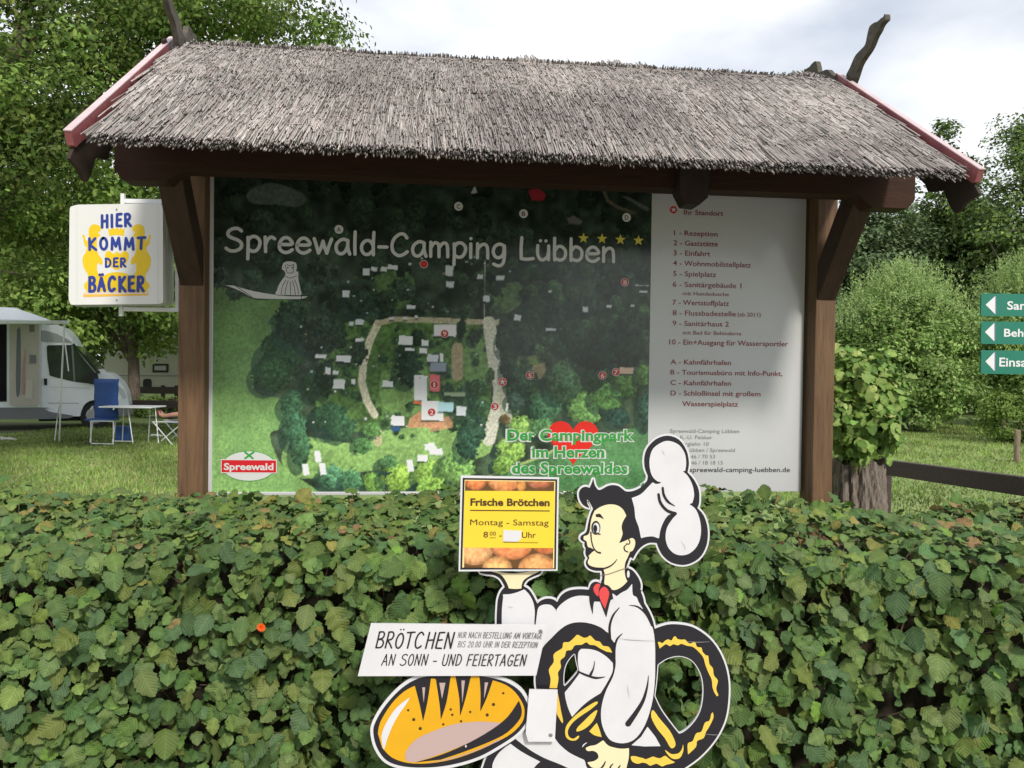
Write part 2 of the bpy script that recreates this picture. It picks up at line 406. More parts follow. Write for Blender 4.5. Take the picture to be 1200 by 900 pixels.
def reeds(n, side, name):
    u = RNG.uniform(-1.585, 1.585, n); L_ = RNG.uniform(.30, .62, n)
    s_end = RNG.uniform(.05, SLEN+.02, n)
    k = RNG.random(n) < .17; s_end = np.where(k, SLEN+.022+RNG.normal(.0, .012, n), s_end)      # ragged eave
    k2 = (RNG.random(n) < .24) & (side < 0)
    s0 = s_end-L_; s0 = np.where(k2, -np.abs(RNG.normal(.026, .026, n))*(1+.5*np.sin(u*4.3)+.4*np.sin(u*13+1)+.3*np.sin(u*31)), np.maximum(s0, -.03*RNG.random(n)))
    s_end = np.where(k2, s0+L_, s_end)
    eave = s_end > SLEN-.08
    h1 = np.where(eave, RNG.uniform(-.020, .018, n), RNG.uniform(.002, .018, n)); h0 = RNG.uniform(-.008, .006, n)
    dev = RNG.normal(0, .038, n)+.03*np.sin(u*5+s_end*3); wild = RNG.random(n) < .02; s0 = np.where(wild, s_end-RNG.uniform(.04, .11, n), s0); dev = np.where(wild, RNG.uniform(-1.0, 1.0, n)*np.clip((1.6-np.abs(u))*3, 0, 1), dev)
    h1 = np.where(wild, h1+.01, h1)
    A = roof_pt(u, s0, h0, side); B = roof_pt(u+dev*(s_end-s0), s_end, h1, side)
    r = RNG.uniform(.0020, .0037, n)
    bend = RNG.normal(0, .0035, n); mid = (A+B)/2+np.stack([bend, 0*bend, np.abs(bend)*.3], -1)
    base = np.array([[c] for c in (0,)]); V = []
    nrm = np.array([0, side*math.sin(SL), math.cos(SL)])
    ux = np.array([1.0, 0, 0])
    for P in (A, mid, B):
        for a in (PI/2, PI/2+2*PI/3, PI/2+4*PI/3):
            V.append(P+ux*np.cos(a)*r[:, None]+nrm*np.sin(a)*r[:, None])
    V = np.stack(V, 1).reshape(-1, 3)
    M3 = np.array(MS); V = V@M3.T+np.array(SO)
    f = []
    for j in (0, 3):
        for a in range(3): b = (a+1) % 3; f.append((j+a, j+b, j+3+b, j+3+a))
    f = np.array(f); Fc = (np.arange(n)[:, None, None]*9+f[None]).reshape(-1, 4)
    base = np.array([[.43, .395, .37], [.31, .285, .265], [.50, .465, .43], [.40, .355, .325], [.25, .228, .21], [.41, .35, .32]])
    t = base[RNG.integers(0, len(base), n)]*.95*RNG.uniform(.72, 1.18, n)[:, None]
    # broad weathered patches
    pat = .86+.16*np.sin(u*3.1+1)*np.sin(s_end*5+u*1.3)+.06*np.sin(u*11)
    t = t*pat[:, None]
    tint = np.repeat(t, 9, 0); tip = np.tile(np.array([1, 1, 1, 1, 1, 1, 1.25, 1.25, 1.25]), n)
    tint *= tip[:, None]
    return mesh_np(name, V, Fc, M_REED, shelter, tint, kind='stuff')
reeds(34000, -1, 'thatch_reed'); reeds(6000, 1, 'thatch_reed')
# bargeboards whose heads cross over the ridge as carved snakes
def barge(u, side, m, out):
    pl = Plane(SH(u-out*.0, 0, 0), SV, UPZ)       # local: x = shelter v, y = z
    c, s_ = math.cos(SL), math.sin(SL)
    def q(t, h): return (side*(t*c+h*s_), Z_R-t*s_+h*c)   # t down the slope, h off it
    th = .024
    body = [q(-.02, .026), q(SLEN+.035, .026), q(SLEN+.04, -.020), q(SLEN+.03, -.030), q(-.02, -.030)]
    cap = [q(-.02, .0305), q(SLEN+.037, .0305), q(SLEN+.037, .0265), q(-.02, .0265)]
    MB().poly(pl, cap, th*.55, -th*.55).build('faded_glare_cap', mat('faded_glare_pink', (.64, .47, .48), .4, noise=.12, nscale=12), shelter)  # white glare and fading on the top edge, painted as a pale strip
    lo, hi = sorted((-th*.5, th*.5))
    MB().poly(pl, body, hi, lo).build('bargeboard', m, shelter, label='pinkish red bargeboard of the left gable' if u < 0 else 'dark red bargeboard of the right gable')
    tail = [q(SLEN+.03, -.031), q(SLEN+.03, -.11), q(SLEN+.0, -.165), q(SLEN-.07, -.15), q(SLEN-.13, -.125), q(SLEN-.22, -.165), q(SLEN-.36, -.14), q(.0, -.13), q(.0, -.05), q(SLEN*.5, -.05)]
    MB().poly(pl, smooth(tail, 3), hi-.006, lo+.006).build('bargeboard_tail', M_DARKW, shelter)
    hd = []   # carved head, continues up past the ridge
    ctr = [(-.02, .0, .095), (-.09, .004, .10), (-.17, .018, .085), (-.235, .005, .068), (-.29, -.008, .06), (-.34, .004, .085), (-.385, .016, .095), (-.43, .004, .075), (-.458, -.006, .045), (-.49, -.016, .036), (-.515, -.028, .03), (-.53, -.018, .014)]
    ctr = [(t*.74, h*.95, w*.86) for t, h, w in ctr]
    A = [q(t, h+w/2-.035) for t, h, w in ctr]; B = [q(t, h-w/2-.035) for t, h, w in ctr]
    off = .048 if side > 0 else -.0
    MB().poly(pl, smooth(A+B[::-1], 3), hi+off+.000, lo+off-.002).build('snake_head_finial', M_GREYW, shelter)
M_RED2 = M_RED
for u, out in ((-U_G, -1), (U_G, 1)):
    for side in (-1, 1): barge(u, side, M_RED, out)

# ------------------------------------------------------------------ the map board
BP = Plane(SO, SU, UPZ)
board = empty('camping_map_board', SH(0, 0, .99), 'large board with an aerial camping map and a white legend between the shelter posts', 'information board')
BL, BR, BZ0, BZ1 = -1.444, 1.478, .99, 2.53
split = BP.hit(761, 400)[0]
MB().box(SH((BL+BR)/2, .025, (BZ0+BZ1)/2), (BR-BL, .02, BZ1-BZ0), MS).build('backing_panel', M_ALU, board)
MB().poly(BP, [(split, BZ0), (BR-.004, BZ0), (BR-.004, 2.478), (split, 2.478)], .003, -.014).build('legend_panel', M_PANEL, board)
MB().box(SH(BL-.003, .0, (BZ0+BZ1)/2), (.018, .03, BZ1-BZ0), MS, .002).build('edge_strip', M_ALU, board)
MB().box(SH((BL+split)/2, .0, BZ0-.003), (split-BL-.03, .03, .015), MS, .002).build('edge_strip', M_ALU, board)

# --- the aerial photograph, painted into a fine vertex grid
def vnoise(w, h, cell, seed):
    r = np.random.default_rng(seed); gw, gh = int(w/cell)+3, int(h/cell)+3; g = r.random((gh, gw))
    y, x = np.mgrid[0:h, 0:w]/cell; xi, yi = x.astype(int), y.astype(int); fx, fy = x-xi, y-yi
    fx = fx*fx*(3-2*fx); fy = fy*fy*(3-2*fy)
    return (g[yi, xi]*(1-fx)+g[yi, xi+1]*fx)*(1-fy)+(g[yi+1, xi]*(1-fx)+g[yi+1, xi+1]*fx)*fy
class Canvas:
    def __init__(s, x0, y0, x1, y1, k=1.0, bg=(0, 0, 0)):
        s.x0, s.y0, s.k = x0, y0, k; s.w, s.h = int((x1-x0)*k), int((y1-y0)*k)
        s.a = np.ones((s.h, s.w, 3))*np.array(bg, float); s.Y, s.X = np.mgrid[0:s.h, 0:s.w]; s.X = s.X/k+x0; s.Y = s.Y/k+y0
    def mask(s, pts):
        m = np.zeros((s.h, s.w), bool); n = len(pts)
        for i in range(n):
            (xa, ya), (xb, yb) = pts[i-1], pts[i]
            if ya == yb: continue
            c = ((ya > s.Y) != (yb > s.Y)) & (s.X < (xb-xa)*(s.Y-ya)/(yb-ya)+xa); m ^= c
        return m
    def poly(s, pts, col, al=1.0):
        m = s.mask(pts); s.a[m] = s.a[m]*(1-al)+np.array(col)*al; return m
    def line(s, pts, w, col, al=1):
        m = np.zeros((s.h, s.w), bool)
        for (xa, ya), (xb, yb) in zip(pts[:-1], pts[1:]):
            dx, dy = xb-xa, yb-ya; t = np.clip(((s.X-xa)*dx+(s.Y-ya)*dy)/(dx*dx+dy*dy+1e-9), 0, 1)
            m |= (s.X-xa-t*dx)**2+(s.Y-ya-t*dy)**2 < (w/2)**2
        s.a[m] = s.a[m]*(1-al)+np.array(col)*al
    def sample(s, px, py):
        x = np.clip((px-s.x0)*s.k, 0, s.w-1.001); y = np.clip((py-s.y0)*s.k, 0, s.h-1.001); xi, yi = x.astype(int), y.astype(int)
        fx, fy = (x-xi)[..., None], (y-yi)[..., None]
        return (s.a[yi, xi]*(1-fx)+s.a[yi, xi+1]*fx)*(1-fy)+(s.a[yi+1, xi]*(1-fx)+s.a[yi+1, xi+1]*fx)*fy
def lin_np(a):
    a = np.clip(a, 0, 255)/255; return np.where(a <= .04045, a/12.92, ((a+.055)/1.055)**2.4)
def project(P):
    d = P-np.array(CAM); f_ = np.array(fwd); z = d@f_
    return 600+F*(d@np.array(CR))/z, 450-F*(d@np.array(CU))/z
def print_grid(name, pl, a0, a1, b0, b1, nx, ny, cv, c, m, parent, gain=1.0):
    A, B = np.meshgrid(np.linspace(a0, a1, nx), np.linspace(b0, b1, ny))
    P = np.array(pl.O)+A.ravel()[:, None]*np.array(pl.u)+B.ravel()[:, None]*np.array(pl.v)+c*np.array(pl.n)
    px, py = project(P); t = lin_np(cv.sample(px, py))*gain
    i = np.arange(nx*ny).reshape(ny, nx); Fc = np.stack([i[:-1, :-1], i[:-1, 1:], i[1:, 1:], i[1:, :-1]], -1).reshape(-1, 4)
    return mesh_np(name, P, Fc, m, parent, np.clip(t, 0, .92))
cv = Canvas(236, 180, 768, 590, 1.25, (36, 46, 34)); w_, h_ = cv.w, cv.h
fine = vnoise(w_, h_, 2.2, 1); f2 = vnoise(w_, h_, 4.5, 2); f3 = vnoise(w_, h_, 11, 3); f4 = vnoise(w_, h_, 30, 4)
Yn = (cv.Y-200)/380
cv.a = np.stack([26+34*Yn, 34+42*Yn, 27+26*Yn], -1)*(.35+.75*f3+.45*f4)[..., None]
Z6 = lambda p: zz(240, 380, 4.2857, p)
Z5 = lambda p: zz(240, 200, 4.2857, p)
Z7 = lambda p: zz(500, 200, 4.2857, p)
Z8 = lambda p: zz(500, 380, 4.2857, p)
def ground_patch(pts, col, var=.12, sm=True):
    q = smooth(pts, 4) if sm else pts; m = cv.mask(q); v = (1-var)+2*var*f2; v2 = .9+.2*f4
    cv.a[m] = (np.array(col)*(v*v2)[..., None])[m]
ground_patch([(236, 352), (300, 352), (352, 350), (345, 368), (326, 380), (316, 405), (300, 430), (300, 460), (335, 470), (330, 500), (316, 510), (330, 545), (350, 560), (380, 590), (236, 590)], (104, 142, 74), .05)
m = cv.mask([(236, 345), (360, 345), (360, 470), (236, 470)]); g = np.clip((470-cv.Y)/120, 0, 1)
gm = (cv.a[..., 1] > 95)[..., None]; cv.a = np.where(gm, cv.a*(1-.28*np.clip((520-cv.Y)/170, 0, 1))[..., None], cv.a)
ground_patch([(395, 385), (440, 376), (560, 380), (572, 420), (575, 470), (560, 505), (470, 500), (440, 505), (380, 500), (370, 440)], (66, 94, 44), .25)
ground_patch([(330, 535), (350, 512), (420, 520), (450, 505), (500, 500), (560, 500), (575, 530), (520, 545), (450, 550), (400, 556), (345, 560)], (112, 146, 74), .12)
ground_patch([(440, 310), (480, 320), (486, 345), (470, 362), (446, 350)], (62, 84, 46), .2)
ground_patch([(470, 430), (500, 430), (500, 470), (480, 488), (450, 478), (446, 440)], (92, 122, 62), .12)
ground_patch([(546, 405), (570, 405), (570, 444), (546, 444)], (82, 112, 56), .15)
ground_patch([(608, 418), (636, 410), (640, 424), (612, 432)], (92, 110, 56), .12)
ground_patch([(570, 345), (606, 330), (614, 350), (590, 368)], (64, 86, 50), .2)
ground_patch([(548, 590), (575, 565), (640, 530), (700, 512), (768, 505), (768, 590)], (66, 112, 62), .10)
ground_patch([(640, 395), (665, 380), (670, 395), (650, 405)], (110, 140, 60), .15)
def tree(cx, cy, r, col, ry=None, sh=True):
    ry = ry or r
    if sh:
        d = ((cv.X-cx+r*.45)/r)**2+((cv.Y-cy-ry*.35)/ry)**2; m = d < 1; m &= (f3+f2*.4) > .38; cv.a[m] = cv.a[m]*.45+np.array((22, 42, 38))*.55
    d = ((cv.X-cx)/r)**2+((cv.Y-cy)/ry)**2+(f2-.5)*.9+(fine-.5)*.6+(f3-.5)*.5; m = d < 1
    lit = np.clip(.84+.24*((cv.X-cx)/r-(cv.Y-cy)/ry)*.6, .55, 1.25)*(.42+.70*fine+.5*f2)
    cv.a[m] = (np.array(col)*lit[..., None])[m]
rt = random.Random(5)
for _ in range(170):
    x, y = rt.uniform(240, 766), rt.uniform(200, 372)
    if 240 < x < 340 and y > 345: continue
    k = rt.uniform(.6, 1.15)*(.6+.6*(y-200)/180); tree(x, y, rt.uniform(6, 14), (44*k, 60*k, 44*k), sh=False)
for _ in range(60):
    x, y = rt.uniform(395, 575), rt.uniform(385, 515); k = rt.uniform(.7, 1.25); tree(x, y, rt.uniform(2.2, 5.5), (50*k, 78*k, 44*k))
for _ in range(110):
    x, y = rt.uniform(600, 764), rt.uniform(300, 505); k = rt.uniform(.7, 1.3)*(.75+.5*(y-300)/200); tree(x, y, rt.uniform(4, 10), (50*k, 76*k, 46*k))
road = (176, 166, 134)
cv.line([(443, 379), (433, 400), (426, 425), (424, 448), (430, 470), (439, 486)], 9, (178, 170, 144))
cv.line([(443, 379), (462, 374), (500, 375), (582, 378)], 6.5, (150, 140, 112))
cv.line([(573, 378), (576, 400), (580, 430), (586, 455), (584, 475), (577, 498), (573, 515)], 15, (172, 168, 150))
cv.line([(586, 460), (592, 480), (596, 495)], 12, (160, 156, 132))
cv.line([(443, 507), (443, 518)], 10, (160, 150, 110)); cv.line([(536, 408), (536, 440)], 13, (140, 124, 92))
cv.line([(705, 215), (712, 235), (724, 243), (744, 250)], 4, (72, 66, 54)); cv.poly(Z7([(980, 130), (1010, 130), (1120, 190), (1110, 205)]), (86, 86, 84), .7)
ground_patch([(290, 226), (318, 214), (356, 228), (352, 242), (325, 240), (296, 238)], (60, 68, 62), .1)
cv.line([(560, 566), (580, 555), (640, 533), (668, 516)], 3, (170, 176, 96), .7); cv.line([(568.5, 305), (567.5, 372)], 1.2, (150, 150, 140), .7)
cv.poly(Z8([(20, 540), (130, 520), (135, 460), (30, 470), (0, 500)]), (176, 120, 84), .8); cv.poly(Z6([(1015, 520), (1030, 470), (1090, 430), (1200, 470), (1200, 520)]), (190, 124, 88), .85)
cv.poly(Z8([(490, 215), (595, 195), (600, 265), (545, 282), (495, 240)]), (134, 116, 84), .9)
for cx, cy, r, col, ry in [(330, 418, 27, (44, 78, 44), 29), (345, 378, 24, (40, 62, 40), 26), (380, 392, 30, (44, 62, 44), 22), (318, 440, 22, (50, 86, 46), 22), (368, 450, 14, (48, 78, 44), 20), (382, 440, 12, (40, 62, 40), 26), (342, 475, 15, (62, 104, 70), 18), (345, 502, 15, (60, 104, 72), 24), (352, 528, 12, (62, 104, 66), 24), (389, 492, 22, (48, 86, 56), 22), (400, 500, 18, (54, 92, 60), 18), (378, 488, 14, (44, 78, 52), 15), (480, 432, 17, (36, 60, 44), 22), (474, 412, 10, (40, 60, 40), 12),
                           (420, 412, 12, (46, 64, 42), 14), (405, 420, 9, (46, 66, 44), 10), (425, 355, 22, (44, 62, 44), 16), (455, 352, 16, (44, 62, 42), 16), (436, 505, 12, (90, 140, 66), 10), (425, 522, 12, (80, 130, 66), 10), (390, 560, 18, (84, 140, 96), 16), (412, 564, 14, (84, 140, 90), 14), (440, 566, 15, (120, 168, 66), 14), (455, 545, 14, (80, 126, 72), 12), (470, 560, 24, (150, 196, 70), 17), (505, 555, 20, (150, 196, 76), 20), (535, 548, 22, (128, 178, 84), 24),
                           (505, 572, 20, (150, 200, 76), 14), (546, 470, 17, (46, 76, 54), 22), (560, 455, 12, (56, 92, 56), 12), (556, 500, 16, (52, 84, 60), 22), (548, 520, 14, (50, 84, 62), 20), (598, 527, 18, (150, 196, 80), 16), (612, 502, 18, (144, 190, 84), 14), (590, 545, 14, (130, 176, 72), 12), (640, 476, 20, (76, 124, 84), 20), (660, 446, 21, (74, 112, 74), 26), (612, 445, 18, (50, 78, 56), 20), (604, 470, 12, (60, 84, 70), 12), (636, 502, 14, (96, 150, 84), 12),
                           (685, 480, 20, (120, 172, 84), 20), (712, 465, 20, (104, 160, 76), 19), (735, 448, 16, (88, 136, 62), 18), (700, 440, 15, (50, 84, 56), 16), (756, 440, 12, (100, 150, 70), 14), (758, 480, 12, (56, 92, 76), 24), (724, 490, 14, (40, 74, 66), 12), (700, 410, 26, (34, 52, 38), 26), (735, 405, 22, (34, 54, 38), 28), (630, 372, 16, (44, 66, 48), 28), (616, 396, 14, (40, 62, 46), 22), (650, 372, 14, (40, 60, 46), 20), (673, 392, 18, (44, 66, 46), 22), (740, 380, 18, (40, 62, 46), 18), (690, 358, 20, (48, 66, 54), 12),
                           (590, 400, 9, (40, 62, 44), 18), (595, 430, 9, (38, 60, 44), 20), (556, 396, 8, (38, 58, 42), 10), (541, 385, 6, (36, 56, 42), 14), (510, 420, 8, (44, 66, 50), 8), (490, 395, 8, (40, 60, 42), 10), (522, 435, 7, (44, 72, 50), 9), (525, 460, 8, (40, 66, 48), 12), (575, 440, 5, (60, 90, 50), 10), (563, 478, 10, (56, 92, 60), 12)]:
    tree(cx, cy, r*.92, tuple(c*.92 for c in col), ry*.92)
tree(592, 492, 6, (104, 84, 50))
fz = vnoise(w_, h_, 1.6, 8); cv.a *= (.84+.32*fz)[..., None]; cv.a = cv.a*.96+np.array((6, 9, 8)); cv.a = cv.a*.86+cv.a.mean(-1, keepdims=True)*.14
def rects(Z, L, col=(212, 214, 216)):
    for x0, y0, x1, y1 in L: cv.poly(Z([(x0+2, y0+14), (x1+2, y0+14), (x1-2, y1+9), (x0-4, y1+9)]), (30, 44, 40), .6); cv.poly(Z([(x0, y0), (x1, y0+3), (x1-3, y1), (x0-2, y1-3)]), col)
rects(Z6, [(975, 57, 1045, 105), (1090, 78, 1125, 110), (1080, 118, 1118, 148), (1008, 118, 1055, 134), (1118, 158, 1152, 192), (1182, 146, 1200, 190), (660, 155, 735, 190), (605, 215, 634, 252), (645, 232, 673, 254), (646, 275, 704, 326), (737, 275, 757, 303), (893, 283, 946, 316), (937, 460, 1004, 510), (556, 150, 612, 172), (758, 70, 800, 90), (1068, 655, 1120, 690)])
rects(Z6, [(1152, 0, 1200, 60)], (196, 192, 196)); rects(Z8, [(38, 0, 150, 62)], (192, 186, 192)); rects(Z8, [(5, 150, 60, 190)], (172, 176, 180)); rects(Z8, [(18, 192, 100, 240)], (120, 128, 140))
rects(Z6, [(1052, 255, 1118, 385)], (200, 204, 210)); rects(Z6, [(1130, 252, 1182, 338)], (200, 92, 100)); rects(Z6, [(1050, 386, 1092, 402)], (214, 92, 62)); rects(Z6, [(1090, 385, 1200, 484)], (214, 216, 220)); rects(Z8, [(58, 390, 136, 440)], (150, 182, 200)); rects(Z8, [(150, 410, 200, 460)], (180, 186, 190))
rects(Z8, [(970, 215, 1040, 250)], (176, 150, 132)); rects(Z8, [(88, 340, 196, 362)], (122, 136, 110))
rects(Z5, [(795, 490, 830, 528), (835, 482, 868, 506), (885, 482, 916, 508), (920, 472, 970, 498), (692, 600, 728, 638), (1015, 674, 1060, 696), (758, 745, 800, 775), (725, 758, 748, 780), (785, 838, 800, 856), (925, 735, 950, 750), (995, 734, 1018, 748), (1056, 725, 1072, 742), (1025, 462, 1040, 476)], (176, 180, 184))
rects(Z7, [(95, 475, 135, 530), (98, 555, 138, 588), (350, 525, 392, 552), (255, 520, 285, 545), (285, 625, 318, 660), (440, 722, 475, 755), (785, 682, 812, 712), (905, 672, 930, 690), (1025, 672, 1045, 686), (600, 790, 650, 806), (1048, 572, 1118, 580), (1070, 600, 1110, 614), (612, 600, 628, 614)], (168, 174, 178))
cv.poly(Z7([(222, 115), (240, 75), (258, 112)]), (150, 150, 150)); cv.poly(Z7([(508, 98), (560, 86), (598, 120), (590, 150), (530, 150)]), (124, 36, 44)); cv.poly(Z7([(705, 240), (740, 225), (785, 255), (770, 272), (715, 265)]), (96, 90, 88), .8)
for x, y in Z6([(565, 665), (590, 728), (1140, 625), (1030, 712), (505, 730)]): cv.poly([(x-4, y-7), (x+3, y-7), (x+5, y+6), (x-2, y+7)], (204, 210, 212))
for x, y in Z8([(30, 625), (60, 640), (10, 615)]): cv.poly([(x-5, y-3), (x+4, y-4), (x+5, y+4), (x-4, y+4)], (200, 206, 218))
cv.poly(Z6([(935, 512), (985, 515), (980, 538), (940, 536)]), (44, 74, 110)); cv.poly(Z8([(400, 395), (412, 400), (405, 440), (396, 436)]), (200, 208, 200))
rs_ = random.Random(3)
for _ in range(80):
    x, y = rs_.uniform(350, 600), rs_.uniform(300, 500); d = rs_.uniform(.5, 1.4); k = rs_.choice([(190, 190, 190), (150, 160, 170), (140, 120, 90)]); cv.poly([(x-d, y-d*.7), (x+d, y-d*.7), (x+d, y+d*.7), (x-d, y+d*.7)], k)
print_grid('map_photo', BP, BL+.006, split-.002, BZ0+.005, BZ1-.002, 640, 330, cv, .003, M_PRINT, board, 1.8)
rim = MB()

# --- legend lettering
LT = [('Ihr Standort', 801, 847.3, 251.6, 6, M_MAROON, .010), ('1 - Rezeption', 789.5, 840.6, 275.8, 6.2, M_MAROON, .010), ('2 - Gaststätte', 789, 841, 287.5, 6.2, M_MAROON, .010),
      ('3 - Einfahrt', 789, 832, 299.3, 6.2, M_MAROON, .010), ('4 - Wohnmobilstellplatz', 788.5, 879.6, 311.2, 6.2, M_MAROON, .010), ('5 - Spielplatz', 788.5, 839, 323.5, 6.2, M_MAROON, .010),
      ('6 - Sanitärgebäude 1', 788, 868.4, 336, 6.2, M_MAROON, .010), ('mit Hundedusche', 800, 853.8, 346, 4.6, M_MAROON, .004), ('7 - Wertstoffplatz', 787.8, 854, 357.2, 6.2, M_MAROON, .010),
      ('8 - Flussbadestelle', 788, 861.8, 369.4, 6.2, M_MAROON, .010), ('(ab 2011)', 864, 891, 370.8, 5, M_MAROON, .006), ('9 - Sanitärhaus 2', 787.8, 853.8, 381.6, 6.2, M_MAROON, .010),
      ('mit Bad für Behinderte', 800, 868.4, 391.9, 4.6, M_MAROON, .004), ('10 - Ein+Ausgang für Wassersportler', 784, 923, 403.6, 6.2, M_MAROON, .010),
      ('A - Kahnfährhafen', 785.5, 856.2, 426.8, 6, M_MAROON, .010), ('B - Tourismusbüro mit Info-Punkt,', 785.5, 916.4, 438.9, 6, M_MAROON, .010), ('C - Kahnfährhafen', 785.5, 856.2, 451.1, 6, M_MAROON, .010),
      ('D - Schloßinsel mit großem', 785.5, 890.8, 463.3, 6, M_MAROON, .010), ('Wasserspielplatz', 799, 864.6, 475.8, 6, M_MAROON, .010),
      ('Spreewald-Camping Lübben', 784.8, 866, 507.0, 4.6, M_GREYT, 0), ('K.-U. Peisker', 797, 834.4, 514.4, 4.6, M_GREYT, 0), ('rglehn 10', 802.8, 830.2, 522.2, 4.6, M_GREYT, 0),
      ('übben / Spreewald', 808, 860.8, 529.4, 4.6, M_GREYT, 0), ('46 / 70 53', 809, 837.6, 537, 4.6, M_GREYT, 0), ('46 / 18 18 15', 809.5, 846.7, 544.2, 4.6, M_GREYT, 0),
      ('spreewald-camping-luebben.de', 807.6, 925.2, 553, 5.8, M_DGREYT, .008)]
for s_, xl, xr, yb, cap, m_, bo in LT: text(s_, BP, xl, xr, yb, cap, m_, board, .0045, bo, yb2=yb+(xr-xl)*(.0135+(yb-431)*-.0001117))
def disc(pl, x, y, r, c, m_, parent, name, n=20, mb=None):
    a, b = pl.hit(x, y); r = r*((pl.p(a, b)-CAM).dot(fwd))/F
    M_ = mb or MB(); M_.poly(pl, [(a+r*math.cos(2*PI*k/n), b+r*math.sin(2*PI*k/n)) for k in range(n)], c)
    return None if mb else M_.build(name, m_, parent)
def star(pl, x, y, r, c, m_, parent, name, rr=.42):
    a, b = pl.hit(x, y); r = r*((pl.p(a, b)-CAM).dot(fwd))/F
    return MB().poly(pl, [(a+(r if k % 2 == 0 else r*rr)*math.sin(PI*k/5), b+(r if k % 2 == 0 else r*rr)*math.cos(PI*k/5)) for k in range(10)], c).build(name, m_, parent)
disc(BP, 789, 246, 4.4, .0042, M_SREDD, board, 'marker_disc'); star(BP, 789, 246, 3.4, .0052, M_TITLE, board, 'marker_star')
M_STAR = mat('star_yellow', (.72, .62, .07), .3)
for x, y in ((683.6, 279.3), (705.3, 280), (726.8, 281), (748, 282)): star(BP, x, y, 6.5, .0042, M_STAR, board, 'star')
def marker(x, y, ch, white=False, r=5):
    disc(BP, x, y, r*1.12, .004, M_SREDD if white else M_TITLE, board, 'marker_ring') if not white else None; disc(BP, x, y, r*(.92 if white else 1), .0046, M_TITLE if white else M_SREDD, board, 'marker_disc')
    if ch: text(ch, BP, x-(1.0 if ch == '1' else 2.1), x+(1.0 if ch == '1' else 2.1), y+2.7, 5.4, mat('lettering_brown', (.12, .05, .03), .3) if white else M_TITLE, board, .0055, .02)
for x, y, ch in ((397.3, 269, 'A'), (537.3, 242, 'C'), (613.4, 250.6, 'B'), (734, 255, 'D')): marker(x, y, ch, True, 5.6)
for x, y, ch in ((521, 391, '9'), (508.9, 450.7, '1'), (505.8, 483, '2'), (579.8, 476.4, '3'), (620.9, 440, '5'), (705.8, 440, '6'), (721.7, 436, '7'), (732, 331, '8'), (496.7, 309.7, '')): marker(x, y, ch, False, 4.3)
disc(BP, 588.7, 447.4, 5.4, .0040, M_SREDD, board, 'marker_disc'); disc(BP, 588.7, 447.4, 4.9, .0045, M_TITLE, board, 'marker_ring'); disc(BP, 588.7, 447.4, 4.3, .005, M_SREDD, board, 'marker_disc'); star(BP, 588.7, 447.4, 4.0, .0055, M_TITLE, board, 'marker_star')
# heart and slogan
hp = []
for k in range(48):
    t = 2*PI*k/48; x = 16*math.sin(t)**3; y = 13*math.cos(t)-5*math.cos(2*t)-2*math.cos(3*t)-math.cos(4*t); hp.append((671.5+x*29.5/16, 515.0-y*26.5/14.6))
MB().poly(BP, [BP.hit(*p) for p in hp], .0042).build('heart', mat('heart_red', lin((235, 42, 30)), .25), board)
for s_, xl, xr, yb in (('Der Campingpark', 594.5, 741.5, 516), ('im Herzen', 623.7, 707.7, 535.6), ('des Spreewaldes', 599.9, 734.5, 554.5)):
    text(s_, BP, xl-2.4, xr+2.4, yb+.6, 13.6, M_TITLE, board, .0048, .078, yb2=yb+.5, label='white outline behind the green slogan')
    text(s_, BP, xl-.2, xr+.2, yb, 13.2, M_GRNT, board, .0056, .028, yb2=yb+.2, label='green slogan line')
# oval badge
def ell(cx, cy, rx, ry, n=36): return [(cx+rx*math.cos(2*PI*k/n), cy+ry*math.sin(2*PI*k/n)) for k in range(n)]
def bpoly(pl, pts, c, m_, parent, name, c1=None, holes=(), label=None):
    return MB().poly(pl, [pl.hit(*p) for p in pts], c, c1, [[pl.hit(*q) for q in h] for h in holes]).build(name, m_, parent, label=label)
bpoly(BP, ell(291.8, 546, 31.8, 18), .0042, M_GRNT, board, 'badge_rim'); bpoly(BP, ell(291.8, 546, 31, 17.2), .0046, M_TITLE, board, 'badge_oval')
bpoly(BP, [(259, 537.8), (324.8, 538.4), (324.8, 554.6), (259, 554.2)], .0050, M_TITLE, board, 'badge_band_edge'); bpoly(BP, [(260, 538.9), (323.8, 539.4), (323.8, 553.6), (260, 553.2)], .0054, mat('badge_red', lin((214, 38, 48)), .25), board, 'badge_band')
text('Spreewald', BP, 262.6, 320.7, 550.3, 8, M_TITLE, board, .006, .03, yb2=550.5, label='white lettering on the red badge')
X = MB()
ribbon(X, BP, [BP.hit(287.2, 529.5), BP.hit(296.5, 537)], .009, .0052); ribbon(X, BP, [BP.hit(297.5, 529.8), BP.hit(287.5, 537)], .009, .0054); X.build('badge_cross', M_GRNT, board)
